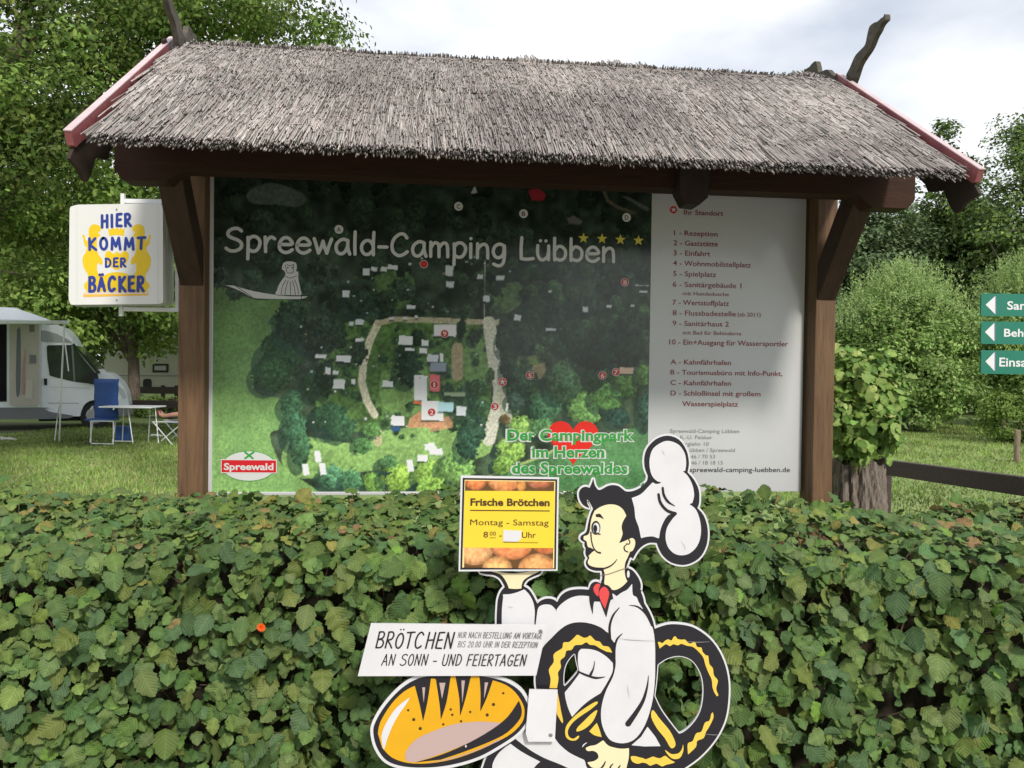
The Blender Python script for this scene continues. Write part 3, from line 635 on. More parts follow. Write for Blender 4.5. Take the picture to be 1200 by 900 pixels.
# woman in a flat boat
bpoly(BP, smooth(Z5([(103, 575), (103, 575), (150, 578), (180, 588), (250, 606), (330, 620), (420, 631), (517, 631), (517, 631), (490, 644), (400, 645), (300, 643), (240, 637), (180, 605)]), 3), .0042, M_TITLE, board, 'boat_drawing')
bpoly(BP, smooth(Z5([(364, 625), (364, 600), (374, 572), (392, 545), (402, 530), (406, 515), (396, 500), (388, 495), (396, 464), (425, 456), (458, 464), (463, 492), (458, 505), (470, 510), (470, 535), (474, 560), (482, 600), (483, 626)]), 3), .0050, M_TITLE, board, 'woman_drawing')
ln = MB()
for k, q in enumerate([[(384, 622), (390, 585), (408, 550)], [(404, 624), (408, 590), (420, 552)], [(432, 624), (430, 560)], [(456, 624), (450, 585), (440, 552)], [(472, 622), (466, 585), (452, 548)], [(404, 530), (430, 540), (462, 528)], [(410, 508), (428, 516), (450, 508)], [(405, 475), (412, 505)], [(448, 472), (444, 505)], [(412, 472), (428, 478), (446, 472)], [(487, 596), (487, 655)], [(160, 582), (240, 636)], [(364, 626), (485, 628)]]):
    ribbon(ln, BP, smooth([BP.hit(*p) for p in Z5(q)], 3, False), .0028, .0055+.00005*k, 2)
for x, y in Z5([(418, 488), (440, 488)]): disc(BP, x, y, .9, .0062, None, None, None, 8, ln)
ln.build('drawing_line', M_BLACK, board)

# --- hand-lettered stroke font
def arc(cx, cy, rx, ry, a0, a1, n=9): return [(cx+rx*math.cos(R(a0+(a1-a0)*k/(n-1))), cy+ry*math.sin(R(a0+(a1-a0)*k/(n-1)))) for k in range(n)]
GL = {  # strokes with y up, capital height 1, x height .68
 'S': (.62, [[(.56, .90), (.44, 1.0), (.25, .98), (.10, .85), (.10, .68), (.25, .57), (.42, .50), (.56, .36), (.54, .15), (.36, .02), (.16, .02), (.02, .12)]]),
 'p': (.50, [[(.06, .62), (.07, .3), (.06, -.32)], [(.07, .50), (.18, .65), (.34, .66), (.47, .52), (.48, .30), (.38, .08), (.22, .02), (.07, .12)]]),
 'r': (.42, [[(.06, .66), (.08, .02)], [(.08, .36), (.16, .56), (.28, .67), (.40, .60)]]),
 'e': (.52, [[(.05, .36), (.48, .38), (.44, .56), (.30, .67), (.14, .60), (.04, .38), (.06, .14), (.22, .01), (.38, .04), (.50, .14)]]),
 'w': (.66, [[(.02, .66), (.10, .36), (.18, .03), (.18, .03), (.28, .30), (.34, .56), (.34, .56), (.40, .30), (.48, .03), (.48, .03), (.56, .36), (.65, .66)]]),
 'a': (.54, [[(.47, .62), (.28, .67), (.10, .52), (.04, .30), (.10, .08), (.24, .02), (.38, .14), (.46, .36)], [(.47, .62), (.47, .30), (.54, .02)]]),
 'l': (.16, [[(.08, 1.02), (.07, .5), (.08, .02)]]),
 'd': (.54, [[(.46, .44), (.36, .62), (.20, .64), (.06, .46), (.05, .22), (.16, .04), (.32, .05), (.46, .22)], [(.49, 1.02), (.47, .5), (.48, .02)]]),
 '-': (.34, [[(.02, .38), (.32, .38)]]),
 'C': (.66, [[(.60, .82), (.50, .97), (.34, .98), (.14, .78), (.05, .48), (.10, .18), (.28, .02), (.46, .06), (.62, .20)]]),
 'm': (.76, [[(.06, .66), (.06, .02)], [(.06, .40), (.16, .60), (.28, .64), (.36, .50), (.37, .02)], [(.37, .40), (.48, .60), (.60, .64), (.68, .50), (.70, .02)]]),
 'i': (.15, [[(.07, .64), (.07, .02)], [(.07, .88), (.072, .885)]]),
 'n': (.50, [[(.06, .66), (.06, .02)], [(.06, .38), (.18, .58), (.32, .64), (.43, .50), (.45, .02)]]),
 'g': (.52, [[(.46, .58), (.30, .67), (.12, .58), (.04, .34), (.12, .10), (.28, .06), (.42, .22), (.46, .60), (.46, .60), (.47, .20), (.42, -.18), (.26, -.32), (.06, -.24)]]),
 'L': (.52, [[(.07, 1.0), (.05, .5), (.06, .04), (.06, .04), (.28, .02), (.52, .06)]]),
 'ü': (.52, [[(.05, .66), (.05, .28), (.14, .05), (.28, .02), (.42, .16), (.46, .34)], [(.47, .66), (.47, .02)], [(.15, .88), (.152, .885)], [(.36, .88), (.362, .885)]]),
 'b': (.52, [[(.06, 1.02), (.06, .5), (.07, .02)], [(.07, .44), (.20, .64), (.36, .62), (.48, .44), (.46, .16), (.30, .02), (.08, .10)]]),
 # narrow brush capitals
 'B': (.50, [[(.06, 1), (.05, .0)], [(.04, .98), (.30, 1.0), (.42, .84), (.36, .62), (.08, .52), (.08, .52), (.36, .50), (.48, .28), (.38, .04), (.05, .01)]]),
 'R': (.50, [[(.06, 1), (.05, 0)], [(.04, .98), (.30, 1.0), (.43, .80), (.34, .56), (.08, .48), (.08, .48), (.30, .25), (.48, 0)]]),
 'O': (.56, [arc(.28, .5, .23, .5, 100, 460, 13)]),
 'T': (.50, [[(.0, .97), (.50, 1.0)], [(.25, .98), (.24, 0)]]),
 'H': (.54, [[(.06, 1), (.05, 0)], [(.48, 1), (.47, 0)], [(.05, .5), (.48, .54)]]),
 'E': (.46, [[(.42, 1), (.07, .98), (.07, .98), (.05, .02), (.05, .02), (.44, 0)], [(.06, .5), (.36, .54)]]),
 'N': (.56, [[(.05, 0), (.07, 1), (.07, 1), (.47, .02), (.47, .02), (.50, 1)]]),
 'A': (.56, [[(.02, 0), (.28, 1), (.28, 1), (.52, 0)], [(.12, .32), (.46, .36)]]),
 'U': (.54, [[(.06, 1), (.05, .3), (.14, .04), (.28, 0), (.42, .06), (.48, .3), (.49, 1)]]),
 'D': (.54, [[(.06, 1), (.05, 0)], [(.03, .98), (.28, .96), (.47, .70), (.48, .36), (.34, .08), (.04, .01)]]),
 'F': (.44, [[(.43, 1), (.07, .98), (.07, .98), (.05, 0)], [(.06, .50), (.36, .54)]]),
 'I': (.16, [[(.08, 1), (.07, 0)]]),
 'G': (.56, [[(.50, .84), (.34, 1.0), (.14, .86), (.05, .5), (.12, .12), (.30, 0), (.48, .16), (.50, .44), (.50, .44), (.30, .44)]]),
 'V': (.50, [[(.02, 1), (.24, 0), (.24, 0), (.50, 1)]]),
 'W': (.74, [[(.02, 1), (.18, 0), (.18, 0), (.36, .8), (.36, .8), (.54, 0), (.54, 0), (.72, 1)]]),
 'M': (.68, [[(.04, 0), (.10, 1), (.10, 1), (.33, .25), (.33, .25), (.56, 1), (.56, 1), (.63, 0)]]),
 'P': (.48, [[(.06, 1), (.05, 0)], [(.04, .98), (.30, 1.0), (.44, .78), (.32, .52), (.07, .46)]]),
 'Z': (.50, [[(.04, .98), (.46, 1), (.46, 1), (.04, .02), (.04, .02), (.48, 0)]]),
 'K': (.52, [[(.06, 1), (.05, 0)], [(.46, 1), (.07, .46), (.07, .46), (.50, 0)]]),
 'c': (.66, [[(.50, .84), (.34, 1.0), (.14, .86), (.05, .5), (.12, .12), (.30, 0), (.50, .14)]]),   # narrow capital C
 's': (.48, [[(.44, .86), (.30, 1.0), (.12, .90), (.12, .66), (.34, .46), (.44, .24), (.32, .02), (.14, .0), (.03, .12)]]),
 'q': (.50, [[(.06, 1), (.05, .02), (.05, .02), (.46, 0)]]),                                         # narrow capital L
 'Ö': (.56, [arc(.28, .46, .23, .46, 100, 460, 13), [(.18, 1.16), (.182, 1.165)], [(.38, 1.17), (.382, 1.175)]]),
 'Ä': (.56, [[(.02, 0), (.28, .9), (.28, .9), (.52, 0)], [(.12, .32), (.46, .36)], [(.17, 1.12), (.172, 1.125)], [(.38, 1.14), (.382, 1.145)]]),
 '2': (.48, [[(.06, .8), (.22, 1.0), (.42, .86), (.36, .55), (.04, .02), (.04, .02), (.46, 0)]]), '0': (.50, [arc(.25, .5, .19, .5, 100, 460, 11)]),
 '.': (.16, [[(.07, .02), (.072, .025)]]), ' ': (.30, []),
}
def strokes(s, pl, xl, xr, yb, cap, wpx, m_, parent, c, sp=.10, shear=0, yb2=None, jit=0, label=None, name='lettering'):
    tot = sum(GL[ch][0]+sp for ch in s)-sp
    a0, b0 = pl.hit(xl, yb); a1, b1 = pl.hit(xr, yb2 if yb2 is not None else yb+(xr-xl)*ROLL)
    h = pl.hit((xl+xr)/2, yb-cap)[1]-pl.hit((xl+xr)/2, yb)[1]; kx = (a1-a0)/tot; wm = wpx*h/cap
    mb = MB(); x = 0; k = 0; rj = random.Random(len(s)*7+int(xl))
    for ch in s:
        w, ss = GL[ch]; dy = rj.uniform(-jit, jit)*h; tl = rj.uniform(-jit, jit)*.8
        for st in ss:
            parts = [[st[0]]]
            for p in st[1:]:
                if p == parts[-1][-1]: parts.append([p])
                else: parts[-1].append(p)
            for st2 in parts:
                q = st2 if len(st2) == 2 else smooth(st2, 5, False)
                pts = []
                for px, py in q:
                    X_ = (x+px)*kx+(py*h)*(shear+tl); t = (X_/kx)/tot
                    pts.append((a0+X_, b0+(b1-b0)*t+py*h+dy))
                ribbon(mb, pl, pts, wm, c+.00005*k); k += 1
        x += w+sp
    return mb.build(name, m_, parent, label=label)
strokes('Spreewald-Camping Lübben', BP, 264.5, 720, 294.2, 26.0, 3.9, M_TITLE, board, .0048, .115, 0, yb2=307.5, label='large white title lettering across the map')

# ------------------------------------------------------------------ baker figure sign in front of the hedge
KP = Plane(CAM+ray(690, 700)*2.44, Vector((1, .0, 0)), Vector((0, .0, 1)))
KP.O = Vector((KP.O.x, 2.44, 0)); KP.u = Vector((1, .01, 0)).normalized(); KP.n = KP.u.cross(KP.v).normalized()
gx = KP.hit(700, 900)
baker = empty('baker_figure_sign', KP.p(gx[0], 0, 0), 'flat painted wooden baker in white hat with tray board, pretzel and loaf before the hedge', 'advertising sign')
BK = []   # black silhouette in photo pixels, clockwise from the curl of hair
ZF = lambda p: zz(670, 550, 6, p)
ZH = lambda p: zz(660, 500, 4.5, p)
ZB = lambda p: zz(570, 640, 6, p)
ZC = lambda p: zz(620, 740, 5.625, p)
ZD = lambda p: zz(720, 700, 4.5, p)
ZE = lambda p: zz(540, 760, 6.43, p)
Z7b = lambda p: zz(620, 680, 4.09, p)
ZR = lambda p: zz(410, 700, 4.5, p)
ZS = lambda p: zz(530, 550, 6.926, p)
def pc(*runs):                   # smooth runs joined with sharp corners
    out = []
    for r in runs: out += smooth(r, 3, False) if len(r) > 2 else list(r)
    return out
sil = pc(
    ZF([(122, 272), (80, 250), (54, 205), (52, 158), (72, 130), (100, 122), (124, 130)]), ZF([(126, 128), (140, 98), (150, 68)]), ZF([(153, 68), (158, 98), (168, 122), (188, 144), (210, 140), (250, 118), (290, 110), (330, 118), (362, 142), (384, 155), (430, 152), (480, 130), (515, 98), (548, 52)])[:-1]
    + ZH([(404, 318), (440, 288), (446, 258)]),
    ZH([(446, 258), (430, 215), (428, 160), (445, 110), (490, 65), (550, 47), (610, 68), (650, 125), (663, 190), (656, 240)]), ZH([(658, 243), (690, 280), (715, 335), (717, 400), (707, 428)]),
    ZH([(709, 430), (742, 470), (762, 540), (757, 620), (727, 682), (682, 716), (630, 729), (570, 716), (527, 682), (505, 645), (494, 615)]), ZH([(492, 613), (455, 612), (420, 628), (392, 655), (370, 692)]),
    ZF([(432, 630), (412, 618), (398, 650), (384, 688)]), ZF([(386, 690), (430, 712), (470, 765), (486, 815), (480, 862)]),
    Z7b([(530, 42), (545, 78), (552, 110)]), Z7b([(553, 112), (575, 150), (592, 190), (602, 232)]),
    ZD([(212, 166), (250, 151), (300, 141), (370, 146), (430, 165), (500, 215), (550, 280), (585, 360), (602, 450), (600, 550), (585, 640), (550, 720), (500, 790), (440, 850), (370, 900), (330, 925)]),
    [(794, 905), (790, 930), (796, 985), (800, 1010), (818, 1016), (826, 1024), (820, 1030), (770, 1030), (764, 1018), (758, 960), (745, 935)], [(740, 935), (700, 925), (660, 925), (628, 932)], [(624, 940), (622, 985), (622, 1012), (618, 1030), (560, 1030), (556, 1022), (570, 1012), (584, 1006), (580, 970), (566, 935), (563, 905)],
    [(565, 902), (572, 884), (588, 866), (600, 850), (612, 838), (628, 830)], [(634, 826), (628, 804), (628, 787)],
    [(628, 784), (600, 784), (583, 770)], ZB([(74, 700), (72, 525), (75, 440), (82, 370), (102, 318), (128, 288)]), ZB([(126, 278), (95, 228), (50, 203), (0, 197)]), ZB([(-40, 190), (-60, 160)]), ZB([(-55, 140), (392, 148)]), ZB([(392, 150), (390, 172), (374, 195), (330, 214), (290, 235), (268, 262), (262, 280)]),
    ZB([(268, 284), (300, 305), (328, 345), (345, 378), (358, 402)]), ZB([(360, 402), (385, 381), (425, 368), (468, 373), (497, 392)]), ZB([(500, 390), (522, 350), (560, 320), (610, 305), (670, 302), (722, 306)]), ZB([(728, 295), (735, 268), (755, 252), (778, 250), (806, 262)]),
    ZF([(206, 790), (214, 765), (212, 722)]), ZF([(208, 713), (165, 712), (128, 700), (106, 680), (99, 652), (108, 632)]), ZF([(112, 622), (100, 605), (96, 580), (106, 558), (92, 545), (88, 520)]), ZF([(92, 512), (72, 502), (60, 486), (66, 466), (88, 452), (105, 432), (117, 372), (134, 310), (150, 278)]), ZF([(146, 268), (124, 228), (110, 212)]), ZF([(107, 212), (110, 240), (124, 268)]))
hole1 = pc(ZD([(234, 355), (280, 326), (340, 313), (400, 331), (440, 380), (461, 440), (464, 520), (448, 600), (412, 660), (370, 700), (343, 714)]), ZD([(341, 712), (300, 660), (250, 590), (217, 522)]), ZD([(216, 515), (226, 440), (232, 360)]))
hole2 = pc(ZC([(300, 152), (306, 195), (320, 250)]), ZC([(320, 256), (285, 300), (236, 354)]), ZC([(233, 350), (232, 300), (240, 240), (262, 192), (296, 152)]))
def kp(pts): return [KP.hit(*p) for p in pts]
TH = .008
def dedupe(p):
    o = []
    for q in p:
        if not o or abs(q[0]-o[-1][0])+abs(q[1]-o[-1][1]) > .25: o.append(q)
    return o
sil = dedupe(sil)
MB().poly(KP, kp(offset(sil, 2.1)), 0, -TH, [kp(dedupe(hole1)), kp(dedupe(hole2))]).build('figure_board', M_SIGNW, baker, label='white edged board cut to the outline of the baker')
MB().poly(KP, kp(sil), .0008, None, [kp(offset(dedupe(hole1), 1.1)), kp(offset(dedupe(hole2), 1.0))]).build('black_outline', M_BLACK, baker)
_lay = [0]
def kfill(name, pts, m_, c=.0016, n=3, raw=False):
    _lay[0] += 1
    return MB().poly(KP, kp(pts if raw else smooth(pts, n)), c+_lay[0]*.00001).build(name, m_, baker)
WP = M_SIGNW
kfill('hat_fill', pc(ZH([(360, 376), (408, 356), (445, 320), (470, 294)]), ZH([(472, 293), (490, 302), (515, 297)]), ZH([(513, 292), (492, 285), (468, 258), (456, 215), (456, 165), (474, 115), (520, 82), (560, 75), (610, 96), (640, 140), (648, 190), (643, 232)]), ZH([(630, 236), (655, 258), (680, 305), (690, 360), (680, 402)]),
     ZH([(665, 408), (700, 438), (722, 500), (725, 570), (705, 630), (665, 668), (620, 678), (580, 665), (550, 630), (539, 580), (548, 530), (574, 488), (600, 460)]), ZH([(596, 457), (555, 465), (527, 505), (512, 545), (505, 586)]), ZH([(500, 588), (470, 578), (430, 582), (412, 588)]), ZH([(408, 580), (398, 530), (380, 480), (375, 430), (362, 380)])), WP, raw=True)
def kstroke(name, pts, wpx, m_=None, c=.0026, parent=None):
    _lay[0] += 1; k = 2.44/F
    mb = MB(); w = [x*k for x in wpx] if isinstance(wpx, (list, tuple)) else wpx*k
    ribbon(mb, KP, kp(smooth(pts, 5, False)), w, c+_lay[0]*.00001); return mb.build(name, m_ or M_BLACK, baker)
kstroke('ink_stroke', ZH([(524, 322), (530, 360), (552, 395), (588, 418)]), [2.6, 3, 3, .6]); kstroke('ink_stroke', ZH([(502, 356), (512, 400), (545, 440), (590, 458)]), [3, 3.4, 3.4, 4])
# face
kfill('face_fill', pc(ZF([(162, 290), (200, 264), (258, 246), (318, 252), (360, 282), (383, 325)]), ZF([(382, 328), (358, 370), (350, 410), (357, 455), (333, 517)]), ZF([(337, 517), (375, 502), (392, 492)]), ZF([(398, 492), (425, 482), (444, 500), (444, 535), (428, 570), (410, 578)]), ZF([(408, 582), (392, 620), (376, 655), (371, 700), (376, 750), (390, 786)]), ZF([(388, 790), (350, 826), (300, 848), (250, 832), (228, 800)]), ZF([(228, 795), (232, 740), (224, 706)]), ZF([(218, 690), (170, 688), (128, 675), (112, 652), (124, 622)]), ZF([(118, 606), (140, 585), (152, 570)]), ZF([(138, 552), (112, 542), (104, 506), (84, 492), (84, 470)]), ZF([(88, 468), (112, 460), (126, 436), (132, 380), (142, 335), (160, 292)])), M_SKIN, raw=True)
kstroke('ink_stroke', ZF([(160, 702), (215, 698), (260, 684), (295, 660), (317, 632)]), [1.6, 2, 1.8, 1.4, .8])
kstroke('ink_stroke', ZF([(134, 440), (138, 495), (152, 548), (176, 578), (200, 586)]), [1.6, 1.4, 1.4, 1.6, 2.2])
kfill('moustache', ZF([(100, 548), (120, 550), (152, 560), (158, 570), (138, 584), (120, 604), (104, 600), (98, 575)]), M_BLACK, .0024)
kfill('eyebrow', ZF([(168, 318), (172, 314), (198, 312), (212, 328), (224, 346), (222, 348), (196, 336), (172, 333)]), M_BLACK, .0024)
kfill('eye_outline', ell(*ZF([(169, 410)])[0], 5.3, 8.2), M_BLACK, .0024, raw=True); kfill('eye_white', ell(*ZF([(171, 414)])[0], 3.9, 6.6), WP, .0030, raw=True); kfill('pupil', ell(*ZF([(164, 415)])[0], 2.4, 4.5), M_BLACK, .0036, raw=True)
kfill('eyelid', ZF([(143, 445), (143, 445), (165, 440), (200, 452), (200, 458), (165, 450)]), M_BLACK, .0038)
kstroke('ink_stroke', ZF([(398, 492), (408, 506), (402, 524), (384, 522)]), 1.2); kstroke('ink_stroke', ZF([(384, 528), (368, 545), (374, 570), (396, 580)]), [1, 1.5, 1.2])
kfill('collar_gap', ell(*ZF([(397, 735)])[0], 1.6, 4.2), WP, .0024, raw=True)
kstroke('fixing_wire', ZF([(204, 742), (262, 732), (330, 708), (394, 688)]), .9, M_STEEL, .0045)
# torso and sleeves
kfill('torso_fill', pc(Z7b([(41, 140), (50, 124), (75, 115), (105, 118), (126, 138)]), Z7b([(130, 150), (134, 136), (155, 112), (195, 85), (240, 73), (294, 76)]), Z7b([(300, 100), (380, 100), (440, 60), (470, 44), (492, 18)]), Z7b([(494, 18), (497, 68), (515, 80), (524, 102), (540, 128)]), Z7b([(545, 135), (520, 200), (400, 260), (378, 250)]), Z7b([(370, 246), (345, 226), (300, 208), (250, 200), (200, 206), (155, 230), (105, 278), (60, 330), (30, 420)]), Z7b([(28, 400), (30, 220)])), WP, raw=True)
kfill('forearm_fill', pc(ZB([(116, 338), (170, 335), (225, 320), (262, 304)]), ZB([(268, 304), (300, 338), (328, 390), (340, 455), (337, 530), (336, 640)]), ZB([(330, 700), (112, 700)]), ZB([(110, 600), (108, 520), (110, 430), (118, 360)])), WP, raw=True)
kfill('arm_fill', pc(Z7b([(398, 60), (440, 90), (480, 115), (520, 128), (558, 160), (588, 215), (602, 290), (604, 400), (601, 500), (586, 600), (556, 690), (515, 752), (470, 777), (420, 777), (380, 756), (352, 700), (344, 640), (352, 580), (372, 520), (402, 460), (415, 400), (412, 350), (414, 300)]), Z7b([(405, 295), (390, 270), (386, 230), (392, 190), (410, 150), (405, 100)])), WP, .0020, raw=True)
kstroke('ink_stroke', Z7b([(432, 130), (402, 168), (386, 220), (388, 285)]), [1, 2.4, 2.8, 3]); kstroke('ink_stroke', Z7b([(446, 255), (422, 280), (410, 320), (410, 370)]), [.8, 2.4, 2.8, 2])
kstroke('ink_stroke', Z7b([(480, 119), (520, 126), (560, 160), (590, 215)]), [.6, 2, 2.6, 3]); kstroke('ink_stroke', ZC([(786, 288), (778, 360), (752, 450), (706, 530), (652, 606)]), [.5, 2.2, 4, 5.4, 7])
# neckerchief
kfill('neckerchief', pc(ZB([(722, 300), (735, 268), (757, 254), (785, 256), (806, 270)]), ZB([(812, 272), (850, 272), (882, 305), (884, 345), (866, 400), (842, 500)]), ZB([(838, 490), (818, 440), (790, 366)]), ZB([(786, 366), (766, 376), (752, 410), (748, 474)]), ZB([(744, 470), (726, 400), (722, 350)])), M_BLACK, .0026, raw=True)
kfill('neckerchief_red', ZB([(770, 265), (790, 262), (800, 272), (790, 300), (788, 345), (775, 345), (756, 318), (752, 290)]), M_REDP, .0032); kfill('neckerchief_red', ZB([(828, 283), (848, 296), (862, 325), (856, 365), (834, 436), (832, 436), (806, 388), (792, 345), (796, 310), (812, 290)]), M_REDP, .0032)
# hand under the tray board
kfill('hand_fill', pc(ZB([(20, 152), (60, 168), (110, 184), (180, 191), (240, 188), (300, 174), (345, 152)]), ZB([(348, 151), (374, 156), (364, 180), (310, 206), (266, 235), (250, 265), (246, 296)]), ZB([(244, 297), (200, 300), (158, 296)]), ZB([(156, 290), (142, 255), (108, 205), (60, 184), (12, 172)])), M_SKIN, raw=True)
kfill('tray_fill', ZB([(148, 152), (148, 152), (312, 152), (312, 152), (290, 170), (240, 182), (195, 176), (165, 165)]), mat('print_blue_grey', lin((196, 204, 216)), .35), .0024)
# lower legs and apron
kfill('apron_fill', pc(ZC([(-100, 560), (0, 690), (80, 690), (168, 700)]), ZC([(172, 704), (200, 742), (262, 795), (330, 830), (365, 848), (378, 890), (410, 925)]), ZC([(410, 980), (380, 962), (290, 915), (200, 872), (100, 832), (0, 775), (-110, 690)])), WP, raw=True)
kfill('leg_fill', pc(ZE([(236, 1500), (240, 1000), (236, 905), (246, 850), (282, 790), (330, 745), (372, 716)]), ZE([(376, 716), (450, 770), (520, 810), (598, 850)]), ZE([(596, 852), (566, 880), (530, 930), (510, 1000), (500, 1500)])), WP, raw=True)
kfill('leg_fill', pc([(700, 935), (735, 940), (752, 960), (758, 1010)], [(745, 1012), (730, 980), (700, 960)]), WP, raw=True)
kfill('knee_fill', pc(ZC([(346, 113), (400, 115), (455, 130), (510, 165), (551, 206)]), ZC([(552, 212), (550, 262), (520, 325), (476, 398)]), ZC([(470, 406), (400, 450), (340, 500), (285, 560)]), ZC([(280, 556), (256, 500), (240, 440), (235, 402)]), ZC([(238, 396), (275, 352), (325, 285)]), ZC([(334, 268), (322, 210), (324, 140), (340, 116)])), WP, raw=True)
kstroke('ink_stroke', ZC([(322, 262), (375, 285), (440, 304), (500, 297)]), [2, 2.6, 2.8, .6]); kstroke('ink_stroke', ZC([(432, 194), (424, 240), (406, 280)]), [.6, 1.6, 3.4])
kfill('apron_corner', ZC([(780, 626), (780, 626), (832, 692), (866, 754), (866, 754), (760, 756), (674, 748), (674, 748), (738, 692)]), WP, raw=True)
# golden salt trail on the pretzel and its twist
def wav(out, back): return pc(out, back)
kfill('pretzel_trail', wav(ZC([(548, 138), (530, 105), (512, 96), (486, 92), (466, 66), (436, 58), (404, 26), (385, 36), (362, 40), (344, 32), (318, 20), (300, 36), (288, 48), (262, 68), (226, 72), (218, 108), (180, 132), (160, 156), (162, 200), (130, 250), (142, 310), (134, 372)]), ZC([(184, 372), (194, 310), (190, 270), (210, 235), (206, 190), (234, 165), (246, 126), (280, 120), (302, 90), (346, 86), (376, 70), (400, 86), (434, 90), (470, 112), (512, 132)])), M_YEL, raw=True)
kfill('pretzel_trail', ZC([(180, 380), (196, 440), (210, 520), (223, 582), (219, 602), (198, 570), (178, 520)]), M_YEL)
kfill('pretzel_twist', ZC([(452, 462), (446, 478), (400, 516), (340, 556), (286, 600), (256, 650), (262, 690), (292, 705), (325, 684), (328, 698), (305, 716), (270, 715), (242, 690), (240, 636), (268, 588), (330, 530), (400, 482), (438, 462)]), M_YEL)
kfill('pretzel_twist', ZC([(446, 516), (444, 540), (420, 590), (380, 630), (340, 652), (312, 656), (320, 630), (360, 590), (405, 545)]), M_YEL); kfill('pretzel_twist', ZC([(446, 600), (446, 600), (462, 640), (478, 694), (478, 694), (430, 682), (396, 656), (396, 656)]), M_YEL)
kfill('pretzel_trail', wav(ZD([(228, 235), (238, 234), (252, 240), (266, 228), (282, 220), (300, 226), (312, 208), (322, 205), (332, 218), (352, 222), (372, 222), (388, 238), (402, 242), (416, 234), (426, 236), (435, 260), (458, 264), (464, 285), (482, 305), (494, 308), (500, 350), (518, 372), (524, 410), (545, 438), (536, 480), (548, 515)]), ZD([(540, 521), (526, 500), (516, 470), (512, 432), (495, 396), (478, 352), (468, 316), (440, 282), (412, 260), (382, 254), (352, 244), (334, 252), (310, 246), (292, 256), (272, 246), (252, 258), (238, 269)])), M_YEL, raw=True)
kfill('pretzel_trail', wav(ZD([(518, 604), (522, 630), (510, 660), (494, 690), (482, 708), (470, 740), (436, 756), (430, 786), (396, 820), (388, 826)]), ZD([(387, 822), (386, 770), (412, 756), (430, 716), (458, 706), (476, 660), (500, 648), (510, 612)])), M_YEL, raw=True)
kfill('pretzel_twist', ZD([(202, 592), (238, 638), (290, 700), (319, 758), (318, 786), (296, 792), (266, 742), (224, 690), (194, 630)]), M_YEL); kfill('pretzel_twist', ZD([(266, 804), (280, 812), (302, 825), (338, 820), (356, 796), (361, 774), (363, 806), (346, 844), (312, 851), (284, 832)]), M_YEL)
kfill('pretzel_trail', ZD([(86, 838), (110, 836), (132, 842), (150, 846), (164, 852), (184, 845), (204, 838), (222, 844), (242, 846), (266, 834), (284, 846), (300, 858), (318, 868), (296, 876), (270, 882), (250, 890), (224, 876), (206, 880), (188, 886), (168, 874), (146, 870), (126, 876), (108, 872), (92, 862)]), M_YEL)
kfill('hand_fill', pc(ZC([(374, 764), (400, 752), (440, 744), (484, 716)]), ZC([(490, 716), (520, 748), (560, 762), (610, 770), (656, 766)]), ZC([(658, 772), (656, 830), (640, 900), (628, 960)]), ZC([(620, 985), (500, 985), (480, 930)]), ZC([(476, 905), (440, 900), (408, 890), (384, 862)]), ZC([(390, 858), (430, 850), (456, 828), (448, 798), (420, 784), (390, 786), (374, 776)])), M_SKIN, .0024, raw=True)
kstroke('ink_stroke', ZC([(502, 852), (494, 872), (474, 898), (452, 902)]), [1, 2.2, 1.2], c=.0034); kstroke('ink_stroke', ZC([(552, 868), (535, 890), (526, 930)]), [1, 2, 1.6], c=.0034); kstroke('ink_stroke', ZC([(600, 878), (588, 900), (584, 940)]), [1, 2, 1.6], c=.0034)
kstroke('highlight_dash', ZC([(352, 756), (362, 742), (380, 730)]), [1, 1.4, .6], WP)
M_SCR = mat('scratch_grey', (.38, .38, .39), .6)
for k, q in enumerate([Z7b([(455, 282), (520, 286), (606, 289)]), ZD([(20, 214), (90, 222), (205, 228)]), ZD([(380, 230), (440, 234), (500, 231)]), ZD([(470, 716), (520, 722), (548, 720)]), ZH([(520, 120), (535, 150)]), ZH([(620, 600), (640, 630), (642, 650)]), Z7b([(470, 500), (480, 560)]), ZB([(150, 420), (190, 430)])]):
    kstroke('scratch', q, [.2, .55, .2], M_SCR, .0040)
# --- the loaf: a separate cut-out board carried by the figure
LP_ = KP
def lf(name, pts, m_, c, raw=False, c1=None): 
    return MB().poly(KP, kp(pts if raw else smooth(pts, 4)), c, c1).build(name, m_, baker)
lo_ = ZR([(112, 705), (124, 640), (182, 545), (268, 455), (360, 402), (470, 385), (600, 384), (722, 394), (826, 420), (905, 470), (948, 540), (956, 600), (940, 660), (888, 722), (800, 782), (690, 842), (560, 882), (430, 900), (290, 896), (190, 862), (134, 790)])
lf('loaf_board', lo_, M_SIGNW, .014, c1=.006); lf('loaf_outline', offset(smooth(lo_, 4), -3.6), M_BLACK, .0148, raw=True)
lf('loaf_crust', pc(ZR([(152, 706), (165, 645), (222, 552), (286, 488), (344, 456)]), ZR([(346, 458), (372, 560), (388, 640)]), ZR([(390, 638), (412, 540), (430, 420)]), ZR([(432, 418), (452, 419)]), ZR([(456, 424), (476, 560), (481, 630)]), ZR([(484, 628), (512, 540), (534, 404)]), ZR([(536, 403), (554, 403)]), ZR([(558, 406), (578, 520), (582, 612)]), ZR([(586, 606), (612, 520), (640, 405)]), ZR([(642, 404), (680, 406)]), ZR([(684, 408), (690, 500), (688, 590)]), ZR([(692, 584), (722, 520), (754, 428)]), ZR([(758, 428), (820, 450), (872, 490), (912, 552), (920, 600), (906, 650), (852, 706), (770, 752), (660, 802), (540, 842), (420, 862), (310, 860), (226, 832), (174, 780)])), M_ORY, .0156, raw=True)
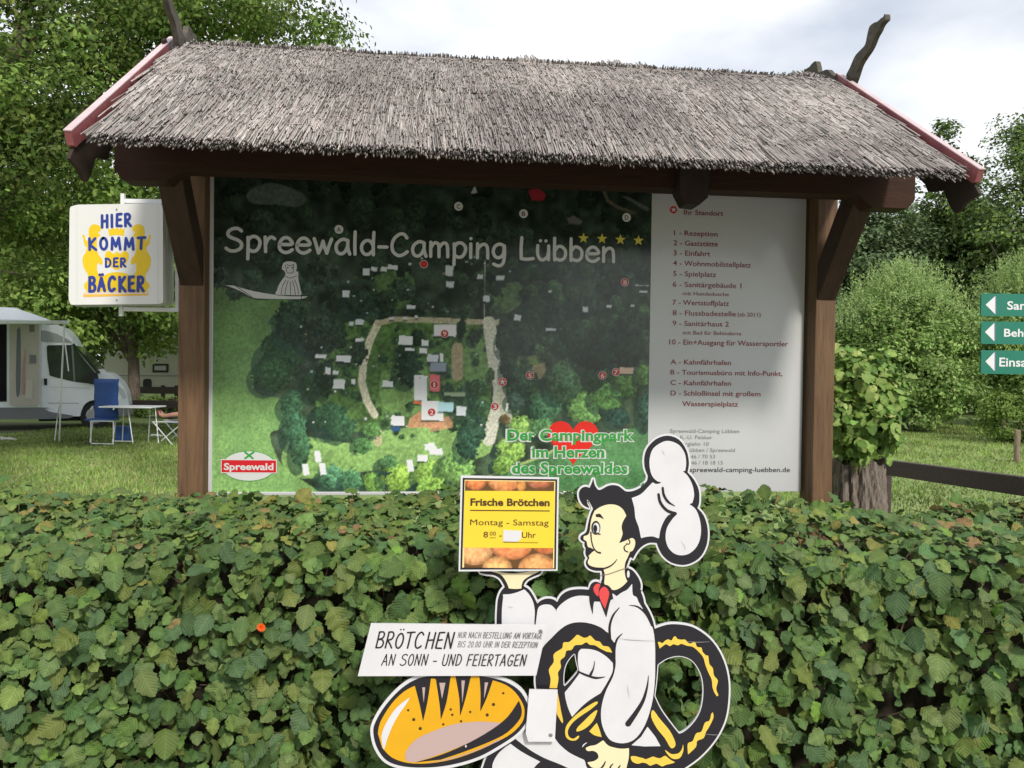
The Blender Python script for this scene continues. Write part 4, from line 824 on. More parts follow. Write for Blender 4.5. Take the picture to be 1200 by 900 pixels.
for t in ([(384, 464), (400, 464), (392, 545)], [(474, 440), (506, 440), (488, 524)], [(590, 428), (608, 428), (594, 545)], [(712, 438), (730, 438), (708, 524)]): lf('loaf_slit', ZR(t), M_MAUVE, .0158, raw=True)
lf('loaf_shadow_patch', pc(ZR([(300, 850), (298, 805), (350, 738), (450, 690), (560, 655), (690, 643), (802, 650)]), ZR([(798, 654), (640, 748), (480, 812), (350, 856)])), M_MAUVE, .0162, raw=True)
lf('loaf_crescent', pc(ZR([(345, 857), (480, 818), (620, 758), (740, 690), (830, 620), (890, 534)]), ZR([(892, 536), (906, 582), (895, 630), (832, 698), (742, 746), (600, 802), (480, 842)])), M_BLACK, .0166, raw=True)
lf('loaf_rim_patch', pc(ZR([(400, 862), (560, 826), (700, 778), (800, 728)]), ZR([(790, 742), (660, 798), (540, 838)])), M_MAUVE, .0168, raw=True)
lf('loaf_highlight', pc(ZR([(322, 514), (250, 570), (196, 650), (170, 722), (182, 790)]), ZR([(186, 786), (212, 705), (252, 622), (298, 556)])), WP, .0162, raw=True)
for i, (x, y) in enumerate([(311, 583), (340, 632), (374, 679), (534, 579), (542, 607), (588, 641), (495, 657), (636, 592), (758, 553), (725, 608), (809, 494)]):
    q = ZR([(x, y)])[0]; r = 1.9 if i in (1, 2, 8, 9) else 1.4; lf('seed', ell(q[0], q[1], r, r, 10), mat('print_brown', (.06, .03, .01), .4), .0166, raw=True)
q = ZR([(613, 771)])[0]; lf('seed_fleck', ell(q[0], q[1], 1, 1.6, 8), WP, .0172, raw=True)
# --- notice plate over the loaf
lf('notice_plate', ZR([(120, 121), (1039, 131), (981, 393), (51, 396)]), M_SIGNW, .030, True, .024)
def kscrew(x, y, c):
    a, b = KP.hit(x, y); MB().tube([KP.p(a, b, c), KP.p(a, b, c+.0022)], [.0065, .0045], 12).build('screw', M_STEEL, baker)
kscrew(*ZR([(1003, 162)])[0], .030)
KN = Plane(KP.O+KP.n*.0302, KP.u, KP.v)
def ks(s_, x0, x1, y, cap, w, sp, shear=.22, m_=None, y2=None):
    (px0, py0), (px1, py1) = ZR([(x0, y), (x1, y2 or y)]); strokes(s_, KN, px0, px1-shear*cap/4.5, py0, cap/4.5, w, m_ or M_BLACK, baker, .0006, sp, shear, yb2=py1, jit=.008)
ks('BRÖTcHEN', 134, 556, 266, 84, 1.85, .14, y2=269); ks('AN SONN - UND FEIERTAGEN', 166, 936, 358, 58, 1.25, .15, y2=359)
M_THIN = mat('lettering_thin_grey', (.12, .12, .125), .35)
ks('NUR NAcH BESTEqqUNG AM VORTAGE', 568, 1018, 213, 30, .62, .14, y2=216, m_=M_THIN); ks('BIS 20.00 UHR IN DER REZEPTION', 568, 994, 262, 30, .62, .14, y2=264, m_=M_THIN)
# --- small blank plate joining loaf and figure
lf('joining_plate', ZR([(945, 470), (1093, 473), (1078, 742), (940, 742), (926, 698)]), M_SIGNW, .024, True, .018); kscrew(*ZR([(1056, 708)])[0], .024)
# --- tray board with the opening hours
lf('tray_board', ZS([(72, 44), (863, 60), (851, 810), (54, 815)]), M_SIGNW, .020, True, .010); lf('tray_board_border', ZS([(88, 62), (848, 73), (838, 797), (68, 800)]), M_BLACK, .0206, True)
lf('tray_board_inner', ZS([(103, 77), (833, 87), (823, 789), (84, 783)]), mat('print_cream', lin((240, 220, 150)), .35), .0212, True)
bc = Canvas(536, 554, 662, 676, 3, (104, 72, 40)); Y_, X_ = bc.Y, bc.X
nb1 = vnoise(bc.w, bc.h, 9, 21); nb2 = vnoise(bc.w, bc.h, 3, 22); nb3 = vnoise(bc.w, bc.h, 22, 23)
for cx, cy, rx, ry, col in [(190, 60, 100, 110, (206, 116, 64)), (420, 60, 145, 130, (214, 138, 84)), (710, 40, 130, 120, (176, 104, 70)), (180, 660, 150, 120, (220, 158, 104)), (480, 610, 175, 125, (214, 128, 78)), (760, 560, 130, 130, (200, 110, 64)), (365, 800, 120, 95, (222, 160, 100)), (690, 810, 155, 125, (218, 150, 92)), (560, 130, 40, 50, (190, 130, 70))]:
    q = ZS([(cx, cy)])[0]; rx /= 6.926; ry /= 6.926
    d = ((X_-q[0])/rx)**2+((Y_-q[1])/ry)**2; m = d < 1; k = (1.12-.42*d**1.5)*(.82+.3*nb1+.16*nb2)
    c3 = np.array(col)*k[..., None]; c3 = c3+np.array((30, 34, 30))*(nb3[..., None]-.4); bc.a[m] = c3[m]
(a0, b1), (a1, _) = kp(ZS([(110, 84), (826, 90)])); (_, b0) = kp(ZS([(90, 783)]))[0]
print_grid('bread_photo', KP, kp(ZS([(100, 700)]))[0][0], a1-.0008, b0, b1, 120, 120, bc, .0216, M_PRINTM, baker, 1.0)
lf('yellow_panel', ZS([(103, 165), (829, 168), (823, 626), (93, 622)]), mat('print_sun_yellow', lin((238, 208, 58)), .4), .0220, True)
KT = Plane(KP.O+KP.n*.0222, KP.u, KP.v); MBR = mat('print_dark_brown', (.075, .035, .012), .4)
def kt(s_, x0, x1, y, cap, bold, y2=None):
    (p0, q0), (p1, q1) = ZS([(x0, y), (x1, y2 or y)]); text(s_, KT, p0, p1, q0, cap/6.926, MBR, baker, .0006, bold, yb2=q1)
kt('Frische Brötchen', 147, 790, 293, 60, .032, 297); kt('Montag - Samstag', 145, 782, 452, 50, 0, 456); kt('8', 253, 290, 553, 50, .006); kt('00', 303, 354, 537, 34, .0); kt('-', 382, 400, 556, 50, .01); kt('Uhr', 565, 678, 556, 50, .006)
lf('rule_line', ZS([(147, 318), (788, 323), (788, 331), (147, 326)]), MBR, .0228, True); lf('rule_line', ZS([(304, 541), (354, 541), (354, 545), (304, 545)]), MBR, .0228, True); lf('rule_line', ZS([(415, 576), (692, 580), (692, 586), (415, 582)]), mat('print_ochre', lin((150, 120, 20)), .4), .0226, True)
lf('paper_patch', ZS([(415, 480), (562, 486), (556, 552), (530, 574), (412, 572)]), M_SIGNW, .0238, True, .0226)
for x in (600, 738):   # stakes that carry the figure, behind it
    a, b = KP.hit(x, 800); MB().box(KP.p(a, .28, -.030), (.05, .035, .60), None, .004).build('stake', M_GREYW, baker)

# ------------------------------------------------------------------ light-box sign on its bracket at the left post
lb0 = at(137, 300, 3.86)
LB = Plane(lb0, Vector((1, .0, 0)), UPZ)
lbs = empty('lightbox_sign', LB.p(0, 0, -.05), 'white square sign reading HIER KOMMT DER BÄCKER over yellow lions on a bracket', 'hanging sign')
ZL = lambda p: zz(75, 220, 5.629, p)
def lbp(pts): return [LB.hit(*p) for p in pts]
def lq(name, pts, m_, c, c1=None, raw=True, n=4): return MB().poly(LB, lbp(pts if raw else smooth(pts, n)), c, c1).build(name, m_, lbs)
face = pc(ZL([(60, 130), (100, 118)])[:2], ZL([(110, 117), (640, 108)]), ZL([(652, 110), (664, 150)]), ZL([(666, 730), (662, 760), (640, 768)]), ZL([(630, 769), (75, 774)]), ZL([(60, 772), (48, 745), (46, 720)]), ZL([(52, 170), (54, 140)]))
lq('light_box', face, mat('acrylic_white', (.80, .79, .76), .25, spec=.5), .02, -.10)
lq('box_rim', offset(face, 1.1), mat('box_frame_grey', (.55, .56, .56), .4), -.02, -.075)
for x in (100, 632): lq('face_fold', ZL([(x-1.5, 122 if x < 200 else 112), (x+1.5, 122 if x < 200 else 112), (x+1.5, 768), (x-1.5, 768)]), mat('fold_grey', (.66, .66, .64), .3), .0206)
lion = pc(ZL([(205, 246), (232, 248), (255, 262), (258, 285), (240, 300), (256, 318), (240, 330), (232, 350), (232, 400), (240, 440), (262, 470), (270, 500), (258, 512), (240, 500), (232, 520), (236, 560), (262, 590), (270, 620), (262, 690)]), ZL([(160, 690), (165, 640), (172, 580), (150, 540), (138, 500), (140, 460), (158, 430), (166, 400), (150, 380), (144, 350), (136, 320), (150, 316), (156, 340), (168, 356), (178, 330), (176, 290), (186, 260)]))
mir = [(2*(75+361/5.629)-x+0, y) for x, y in lion]
lq('emblem_lion', lion, M_LION, .0206); lq('emblem_lion', mir[::-1], M_LION, .0206)
lq('emblem_crown', pc(ZL([(304, 268), (320, 282), (335, 266), (350, 280), (362, 264), (375, 280), (390, 268), (400, 282), (414, 268)]), ZL([(408, 322), (360, 316), (312, 324)])), M_LION, .0206)
lq('emblem_shield', ZL([(310, 420), (340, 440), (362, 425), (385, 440), (415, 420), (440, 445), (425, 500), (362, 545), (298, 500), (285, 445)]), M_LION, .0206, raw=False)
lq('emblem_ribbon', ZL([(250, 600), (300, 570), (362, 560), (425, 570), (475, 600), (560, 620), (540, 680), (180, 680), (165, 620)]), M_LION, .0204, raw=False)
lq('gold_rule', ZL([(142, 706), (570, 700), (570, 712), (142, 724)]), mat('rule_orange', lin((245, 190, 70)), .3), .0206); lq('gold_rule', ZL([(142, 696), (575, 690), (575, 693), (142, 699)]), MATS['rule_orange'], .0206)
def lt(s_, x0, x1, y, cap, w, sp, jit, y2=None):
    (p0, q0), (p1, q1) = ZL([(x0, y), (x1, y2 or y)]); strokes(s_, LB, p0, p1, q0, cap/5.629, w, M_BLUE, lbs, .0212, sp, .0, yb2=q1, jit=jit)
lt('HIER', 262, 455, 264, 78, 3.3, .26, .04, 256); lt('KOMMT', 180, 545, 414, 74, 3.3, .26, .05, 408); lt('DER', 288, 420, 526, 54, 2.6, .24, .04, 524); lt('BÄcKER', 180, 538, 686, 92, 3.7, .24, .04, 682)
def lbt(x0, y0, x1, y1, wpx, cc):
    (p, q), (r, s_) = lbp([(x0, y0), (x1, y1)]); MB().bar(LB.p(p, q, cc), LB.p(r, s_, cc), wpx*3.86/F, wpx*3.86/F, UPZ if abs(x1-x0) > abs(y1-y0) else Vector((1, 0, 0)), .002).build('bracket_arm', M_WHITE, lbs)
lbt(139.5, 225, 139.5, 241, 4.5, -.04); lbt(140, 233.5, 214, 234.5, 5, -.045); lbt(137.5, 356, 137.5, 370, 4.5, -.04); lbt(138, 361.5, 212, 362.5, 5, -.045); lbt(203, 292, 203, 365, 4.6, -.05); lbt(168, 203, 184, 216, 7, -.06)
for y in (246.5, 352): MB().tube([LB.p(*LB.hit(139.3, y), .02), LB.p(*LB.hit(139.3, y), .024)], .004, 8).build('bolt', M_STEEL, lbs)

# ------------------------------------------------------------------ foliage
def rotmats(nrm, tipdir, roll):
    # local x = across, y = along the leaf, z = normal
    nrm = nrm/np.linalg.norm(nrm, axis=1, keepdims=True)
    y = tipdir-nrm*(tipdir*nrm).sum(1, keepdims=True); y /= np.linalg.norm(y, axis=1, keepdims=True)+1e-9
    x = np.cross(y, nrm); c, s_ = np.cos(roll)[:, None], np.sin(roll)[:, None]
    y2 = y*c+x*s_; x2 = np.cross(y2, nrm)
    return np.stack([x2, y2, nrm], 2)
def leaf_template(kind):
    if kind == 'serrated':      # broad toothed hazel leaf, folded along the midrib
        prof = [(.0, .0), (.10, .27), (.24, .42), (.29, .37), (.42, .49), (.47, .42), (.60, .47), (.65, .37), (.77, .36), (.82, .25), (.91, .17), (1.0, 0)]
        mid = [(y, .0) for y, w in prof]; V = []
        for y, w in prof: V.append((0, y, -.06*math.sin(y*PI)*-1-.18*y*y))
        for sg in (-1, 1):
            for y, w in prof[1:-1]: V.append((sg*w, y, .11*w*2*.9-.18*y*y-.05*math.sin(y*17)))
        n = len(prof); m = n-2; Fc = []
        for q, sg in ((0, -1), (1, 1)):
            o = n+q*m
            for i in range(n-1):
                l0 = o+i-1 if i > 0 else None; l1 = o+i if i < m else None
                if l0 is None: t = [(0, l1, 1)] if sg < 0 else [(0, 1, l1)]
                elif l1 is None: t = [(i, l0, i+1)] if sg < 0 else [(i, i+1, l0)]
                else: t = [(i, l0, l1), (i, l1, i+1)] if sg < 0 else [(i, l1, l0), (i, i+1, l1)]
                Fc += [(a, c_, b) for a, b, c_ in t]
        return np.array(V), np.array(Fc)
    if kind == 'oval':
        V = [(0, 0, 0), (-.28, .35, .05), (0, .4, -.02), (.28, .35, .05), (-.2, .75, .0), (.2, .75, .0), (0, 1, -.12)]
        return np.array(V), np.array([(0, 2, 1), (0, 3, 2), (1, 2, 4), (2, 3, 5), (2, 6, 4), (2, 5, 6)])
    V = [(0, 0, 0), (.34, .5, .06), (0, 1, -.06), (-.34, .5, .06)]
    return np.array(V), np.array([(0, 1, 2), (0, 2, 3)])
def leaves(name, C, nrm, tip, size, tint, kind, m_, parent, ojkind=None, wid=1.0, uv=False):
    T, Fc = leaf_template(kind); T = T*np.array([wid, 1, 1]); n = len(C)
    Mx = rotmats(nrm, tip, RNG.normal(0, .7, n)); V = np.einsum('nij,kj->nki', Mx, T)*size[:, None, None]+C[:, None, :]
    k = len(T); FF = (np.arange(n)[:, None, None]*k+Fc[None]).reshape(-1, 3)
    tt = np.repeat(tint[:, None, :], k, 1)
    if kind == 'serrated':      # paler midrib
        w = np.ones(k); w[:12] = 1.22; tt = tt*w[None, :, None]
    U = np.tile(leaf_template(kind)[0][:, :2], (n, 1)) if kind == 'serrated' else None
    return mesh_np(name, V.reshape(-1, 3), FF, m_, parent, tt.reshape(-1, 3), kind=ojkind, uv=U)
def pal(cols, n, var=.18): 
    c = np.array(cols)[RNG.integers(0, len(cols), n)]*1.0; return c*RNG.uniform(1-var, 1+var, (n, 1))*RNG.uniform(.94, 1.06, (n, 3))

# --- the hedge in front of the shelter
hedge = empty('hedge', (0, 3.1, 0), 'long clipped hazel hedge running right across in front of the thatched shelter', 'hedge')
HX0, HX1 = -3.9, 4.1
def n2(x, y, s=1.0): return .5*np.sin(x*2.1*s+1.3+1.7*np.sin(y*1.7*s))+.3*np.sin(x*5.3*s+y*4.1*s+.5)+.2*np.sin(x*11.7*s-y*9.3*s+2)
HY0, HY1, HZ = 2.66, 3.62, 1.0
def hedge_surf(x, s):           # s runs up the front face, over the rounded edge and back across the top
    hF = HZ-.07; r = .09; lt = HY1-HY0-r
    y = np.where(s < hF, HY0, np.where(s < hF+.14, HY0+r*(1-np.cos((s-hF)/.14*PI/2)), HY0+r+(s-hF-.14)))
    z = np.where(s < hF, s, np.where(s < hF+.14, hF+r*.8*np.sin((s-hF)/.14*PI/2), HZ+.0*s))
    a = np.clip((s-hF)/.14, 0, 1)*PI/2; nr = np.stack([0*x, -np.cos(a), np.sin(a)], -1)
    d = .055*n2(x, s)+.02*n2(x*2.3, s*2.3+4); d = d-.02+.0*x
    P_up = .04*np.clip((y-HY0-.1)/.8, 0, 1)
    P = np.stack([x, y, z+P_up], -1)+nr*d[..., None]
    return P, nr, d
SMAX = HZ-.07+.14+(HY1-HY0-.09)
# dark inner body that the outer leaves stand on
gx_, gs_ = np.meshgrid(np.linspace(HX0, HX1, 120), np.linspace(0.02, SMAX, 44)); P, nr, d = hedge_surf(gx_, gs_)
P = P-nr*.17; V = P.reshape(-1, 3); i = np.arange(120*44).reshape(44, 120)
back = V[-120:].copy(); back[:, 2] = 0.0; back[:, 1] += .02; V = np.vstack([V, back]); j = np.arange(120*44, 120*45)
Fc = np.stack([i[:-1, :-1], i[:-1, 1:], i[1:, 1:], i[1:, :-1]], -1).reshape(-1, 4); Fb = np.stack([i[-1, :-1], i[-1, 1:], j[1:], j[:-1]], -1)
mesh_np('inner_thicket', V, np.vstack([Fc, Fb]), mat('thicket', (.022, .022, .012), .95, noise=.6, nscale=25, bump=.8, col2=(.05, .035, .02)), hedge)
GRN = [(.105, .160, .042), (.088, .142, .044), (.130, .180, .056), (.088, .145, .060), (.165, .205, .058), (.070, .115, .036), (.125, .160, .062), (.09, .150, .050), (.13, .180, .058)]
def hedge_leaves(n, depth, sz, lo=-.2):
    x = RNG.uniform(HX0, HX1, n*2); s_ = RNG.uniform(.0, SMAX, n*2); P, nr, d = hedge_surf(x, s_)
    pocket = n2(x*1.35+3, s_*2.6+1)+.35*n2(x*4, s_*5)
    keep = (pocket > -.62) | (RNG.random(n*2) < .5) | (s_ > HZ+.05); x, s_, P, nr = x[keep][:n], s_[keep][:n], P[keep][:n], nr[keep][:n]; n = len(x)
    off = -np.abs(RNG.normal(0, depth, n))+.02; C = P+nr*off[:, None]
    top = nr[:, 2] > .75
    N_ = nr*RNG.uniform(.55, 1.1, (n, 1))+np.array([0, 0, .45])+RNG.normal(0, .46, (n, 3)); N_[top] += np.array([0, -.35, .1])
    tp_ = np.stack([RNG.normal(0, .55, n), RNG.normal(-.35, .3, n), RNG.normal(-.9, .35, n)], -1); tp_[top] = np.stack([RNG.normal(0, 1, top.sum()), RNG.normal(-.6, .6, top.sum()), RNG.normal(0, .3, top.sum())], -1)
    size = RNG.uniform(sz[0], sz[1], n)*np.where(top, .85, 1); t = pal(GRN, n)*np.array([1.06, 1.16, 1.06])
    # yellowed and brown leaves, most of them on top
    q = RNG.random(n); yel = q < np.where(top, .09, .012); t[yel] = pal([(.24, .22, .06), (.20, .20, .05), (.26, .19, .08)], yel.sum())
    br = (q > .978) & top; size[br] *= .55; t[br] = pal([(.18, .10, .05), (.12, .06, .03), (.25, .16, .08)], br.sum()); t[top] *= 1.08
    yg = (q > .5) & (q < .515); t[yg] = pal([(.16, .27, .05)], yg.sum())
    return C, N_, tp_, size, t
a = [hedge_leaves(8200, .024, (.042, .100)), hedge_leaves(8200, .05, (.026, .062)), hedge_leaves(5200, .09, (.04, .07))]
C, N_, T_, Z_, K_ = [np.concatenate([q[i] for q in a]) for i in range(5)]
# the 300 that show largest become single leaves
PX, PY = project(C); score = Z_/np.linalg.norm(C-np.array(CAM), axis=1)
cand = (PX > -10) & (PX < 1210) & (PY > 575) & (PY < 905) & (np.arange(len(C)) < 8200) & ~((PX > 425) & (PX < 860) & (PY > 640))
order = np.argsort(np.where(cand, -score, 9)); big = order[:300]; rest = np.ones(len(C), bool); rest[big] = False
leaves('foliage', C[rest], N_[rest], T_[rest], Z_[rest], K_[rest], 'serrated', M_LEAF, hedge, 'stuff', wid=.88)
variants = []
T, Fc = leaf_template('serrated')
for k in range(10):
    v = T*np.array([.88*RNG.uniform(.9, 1.12), 1, RNG.uniform(.6, 1.6)]); v[:, 2] += RNG.normal(0, .012, len(v)); c = pal(GRN, 1)[0]*(1.0 if k else 1)
    w = np.ones(len(v)); w[:12] = 1.22
    o = mesh_np('leaf', v, Fc, M_LEAF, None, np.repeat(c[None], len(v), 0)*w[:, None], uv=T[:, :2]); variants.append(o.data); bpy.data.objects.remove(o)
Mb = rotmats(N_[big], T_[big], RNG.normal(0, .6, 300)); hl = np.array(hedge.location)
for q, idx in enumerate(big):
    o = bpy.data.objects.new('leaf', variants[q % 10]); COL.objects.link(o); o.parent = hedge
    Mm = Matrix([list(Mb[q][r]*Z_[idx])+[0] for r in range(3)]+[[0, 0, 0, 1]]); Mm.translation = Vector(C[idx]-hl)+Vector((0, -.006, 0)); o.matrix_basis = Mm
tw = MB()
for k in range(900):
    x = random.uniform(HX0, HX1); s_ = random.uniform(.05, SMAX); P, nr, d = hedge_surf(np.array([x]), np.array([s_])); P = Vector(P[0]); nr = Vector(nr[0])
    a_ = P-nr*.20+Vector((random.uniform(-.1, .1), 0, -.12)); b_ = P+nr*random.uniform(-.05, .03)+Vector((random.uniform(-.08, .08), 0, random.uniform(-.05, .05))); m_ = (a_+b_)/2+Vector((random.uniform(-.03, .03), random.uniform(-.03, .03), random.uniform(-.02, .03)))
    tw.tube([a_, m_, b_], [.0035, .0025, .0012], 4, False)
tw.build('twigs', M_TWIG, hedge, kind='stuff')
# marigold blossom stuck in the hedge
fp = at(306.5, 735, 2.60); bl = MB()
for ring, (r, n_, tilt) in enumerate([(.016, 11, .25), (.012, 9, .6), (.007, 7, 1.0)]):
    for k in range(n_):
        a_ = 2*PI*k/n_+ring*.3; d = Vector((math.cos(a_)*math.cos(tilt), -math.sin(tilt), math.sin(a_)*math.cos(tilt))); sd = Vector((-math.sin(a_), 0, math.cos(a_)))*.0042
        b0_ = fp+Vector((0, -.004*ring, 0)); bl.add([b0_, b0_+d*r*.7+sd, b0_+d*r, b0_+d*r*.7-sd], [(0, 1, 2, 3)])
o = bl.build('marigold_flower', mat('petal_orange', (.85, .13, .01), .6), None, loc=fp); tag(o, 'small orange blossom lodged among the hedge leaves left of the baker sign', 'flower')

# --- trees
def blob_tree(name, label, lobes, trunk, n_clump, per, leaf, cols, group=None, cat='tree', kind='quad', m_=None, spread=.5, shell=.55, var=.3, limbs=6, tipdown=.3, core=.0, trunk_r=.16, highlight=None):
    base = Vector(trunk); t = empty(name, base, label, cat, group)
    vol = np.array([a*b*c for (_, _, _, a, b, c) in lobes]); pick = RNG.choice(len(lobes), n_clump, p=vol**.75/(vol**.75).sum())
    Lb = np.array(lobes); d = RNG.normal(size=(n_clump, 3)); d /= np.linalg.norm(d, axis=1, keepdims=True)
    r = 1-(1-shell)*RNG.random(n_clump)**1.4
    CC = Lb[pick, :3]+d*r[:, None]*Lb[pick, 3:]*(1+.12*RNG.normal(size=(n_clump, 1)))
    CC[:, 2] = np.maximum(CC[:, 2], .12)
    cs = RNG.uniform(.55, 1.25, n_clump)*spread; ct = RNG.uniform(1-var, 1+var, n_clump); n = n_clump*per
    q = RNG.normal(size=(n, 3)); q /= np.linalg.norm(q, axis=1, keepdims=True); q *= (RNG.random((n, 1))**.45)
    P = np.repeat(CC, per, 0)+q*np.repeat(cs, per)[:, None]*np.array([1, 1, .62]); P[:, 2] = np.maximum(P[:, 2], .03)
    Nn = np.repeat(d, per, 0)*.5+q*.6+np.array([0, 0, .55])+RNG.normal(0, .45, (n, 3)); Tp = RNG.normal(0, .7, (n, 3))+np.array([0, 0, -tipdown])
    tn = pal(cols, n, .2)*np.repeat(ct, per)[:, None]
    if highlight is not None:
        hh = RNG.random(n_clump) < highlight[0]; hm = np.repeat(hh, per) & (RNG.random(n) < .6); tn[hm] = pal(highlight[1], hm.sum())
    leaves('crown', P, Nn, Tp, RNG.uniform(leaf*.7, leaf*1.3, n), tn, kind, m_ or M_TREE, t, 'stuff', wid=.9)
    mb = MB(); top = Vector((np.average(Lb[:, 0], weights=vol), np.average(Lb[:, 1], weights=vol), max(Lb[:, 2])+.2*Lb[0, 5])); h = top.z
    pts = [base+Vector((0, 0, -.05)), base+Vector((.03, 0, .25)), base.lerp(top, .35)+Vector((.1, .05, 0)), base.lerp(top, .7), top]
    mb.tube(pts, [trunk_r*1.35, trunk_r, trunk_r*.8, trunk_r*.45, trunk_r*.12], 9); mb.build('trunk', M_BARK, t, smooth=True)
    lb = MB()
    for k in range(limbs):
        f = random.uniform(.22, .75); s0 = base.lerp(top, f); i_ = random.randrange(n_clump); e = Vector(CC[i_]); 
        if e.z < s0.z-.3: e.z = s0.z+.2
        mid = s0.lerp(e, .5)+Vector((random.uniform(-.2, .2), random.uniform(-.2, .2), .25)); lb.tube([s0, mid, e], [trunk_r*.42, trunk_r*.25, trunk_r*.07], 6)
    if limbs: lb.build('limb', M_BARK, t, kind='stuff')
    return t
DKG = [(.06, .105, .026), (.08, .13, .032), (.048, .085, .022), (.10, .15, .036)]
MDG = [(.10, .165, .035), (.125, .19, .04), (.075, .13, .03), (.15, .215, .05)]
LTG = [(.16, .25, .05), (.20, .29, .065), (.13, .21, .045), (.23, .32, .08)]
WLG = [(.13, .19, .085), (.17, .235, .11), (.10, .155, .065), (.20, .27, .13)]
YLG = [(.30, .34, .08), (.34, .35, .11), (.25, .31, .08)]
blob_tree('lime_tree', 'tall lime tree with yellowish seed clusters overhanging the roof\'s left end', [(-7.4, 12.6, 6.4, 4.5, 3.6, 3.5), (-4.9, 13.0, 7.3, 2.2, 2.4, 2.2), (-9, 12.0, 4.6, 3.0, 2.6, 1.7)], (-10.4, 13.6, 0), 800, 165, .082, MDG+LTG, kind='oval', spread=.62, shell=.35, limbs=10, var=.5, trunk_r=.34, highlight=(.4, YLG+LTG+LTG))
blob_tree('chestnut_tree', 'broad tree with a low pale green crown above the caravan', [(-11.3, 24.5, 5.0, 4.2, 3.0, 3.2), (-14.0, 24, 4.4, 3.0, 2.6, 2.4), (-9.4, 23.6, 4.3, 2.3, 2.2, 1.9)], (-11.4, 24.2, 0), 420, 80, .17, LTG, spread=.75, shell=.45, trunk_r=.19, limbs=16)
for k, (x, y, z, a, b, c, lab) in enumerate([(-20, 33, 6.5, 5.5, 4, 6.5, 'dark tree far left behind the campervan'), (-10.5, 34, 6.5, 5.5, 4, 6.3, 'dark tree behind the caravan, between the sign and the lime tree'), (-2, 38, 5.5, 5.5, 4, 5, 'dark tree hidden mostly behind the map board')]):
    blob_tree('dark_tree', lab, [(x, y, z, a, b, c), (x+2, y, z*.6, a*.8, b, c*.6)], (x, y, 0), 330, 46, .24, DKG, 'dark trees on the left', spread=1.1, shell=.5, limbs=8, trunk_r=.25)
# right-hand background
blob_tree('silver_willow', 'pale grey-green willow seen just right of the right shelter post', [(13.4, 30.5, 4.6, 2.4, 2.2, 4.0), (14.9, 31.5, 3.6, 2.6, 2.4, 3.6), (12.3, 31, 3.6, 2.2, 2.2, 3.6)], (13.4, 31, 0), 620, 120, .16, WLG, kind='quad', spread=.8, shell=.5, trunk_r=.2)
blob_tree('dark_maple', 'dense dark green tree in the middle behind the round willow', [(17.0, 32, 4.6, 4.0, 3, 4.4), (15.6, 33, 4.2, 3.0, 3, 3.9), (19.8, 33, 4.6, 3.6, 3, 4.8)], (17.3, 32.5, 0), 820, 85, .20, DKG+[(.09, .14, .035)], spread=.8, shell=.45, trunk_r=.26)
blob_tree('slender_tree', 'slender tree whose thin top rises above the red right bargeboard', [(16.5, 31, 10.2, .75, .8, 1.1), (17.3, 31, 9.2, .6, .6, .7), (16.6, 31, 7.4, 1.5, 1.2, 2.0)], (16.7, 31, 0), 130, 46, .15, MDG, spread=.42, shell=.2, trunk_r=.10, limbs=14)
blob_tree('ash_tree', 'light airy tree with a pointed top at the right edge', [(17.6, 28, 6.6, 2.3, 1.8, 3.6), (17.7, 28, 9.4, .8, .8, 1.9), (19.7, 28.6, 6.0, 2.2, 2, 4.2)], (17.9, 28, 0), 420, 80, .13, LTG+WLG+MDG, spread=.6, shell=.25, trunk_r=.17, limbs=22)
for k, (cx, cy, a, h, lab, n_) in enumerate([(11.0, 22.8, 1.9, 4.0, 'large round clipped willow bush on the lawn, the nearer and complete one', 330), (15.9, 24.6, 1.9, 4.7, 'second round willow bush behind the green arrow signs', 280)]):
    t = blob_tree('round_willow', lab, [(cx, cy, h*.54, a*.9, a*.85, h*.38), (cx-.5, cy, h*.62, a*.62, a*.6, h*.30), (cx+.6, cy-.2, h*.60, a*.68, a*.6, h*.31), (cx-.3, cy, h*.28, a*.95, a*.9, h*.27), (cx+.5, cy+.1, h*.34, a*1.02, a*.9, h*.30)], (cx, cy, 0), n_, 105, .115, [(.20, .31, .08), (.26, .38, .11), (.14, .23, .055), (.31, .42, .14)], 'round willow bushes', 'bush', spread=.46, shell=.62, trunk_r=.22, limbs=5)
    # upright whips growing out of the top
    n = 16000; u = RNG.uniform(0, 2*PI, n); v = np.abs(RNG.normal(0, .62, n)); v = np.minimum(v, 1.25)
    D = np.stack([np.cos(u)*np.sin(v), np.sin(u)*np.sin(v), np.cos(v)], -1); P0 = np.array([cx, cy, h*.56])+D*np.array([a, a*.9, h*.40])
    nw = 1100; wi = RNG.integers(0, nw, n); Wd = D[wi]; Wp = P0[wi]; tt_ = RNG.random(n)*np.repeat(RNG.uniform(.3, .95, nw), 1)[wi]
    P = Wp+(Wd*np.array([.5, .5, .6])+np.array([0, 0, .55]))*tt_[:, None]+RNG.normal(0, .015, (n, 3))
    leaves('whip', P, RNG.normal(0, 1, (n, 3)), Wd*.5+np.array([0, 0, .8]), RNG.uniform(.06, .12, n), pal([(.36, .49, .18), (.43, .55, .23), (.29, .41, .14)], n), 'quad', M_TREE, t, 'stuff', wid=.42)
blob_tree('low_bush', 'low rounded bush behind the two wooden stakes', [(12.0, 18.9, .58, .95, .7, .58)], (11.9, 18.9, 0), 110, 80, .07, LTG, None, 'bush', kind='oval', spread=.22, shell=.75, limbs=0, trunk_r=.04)
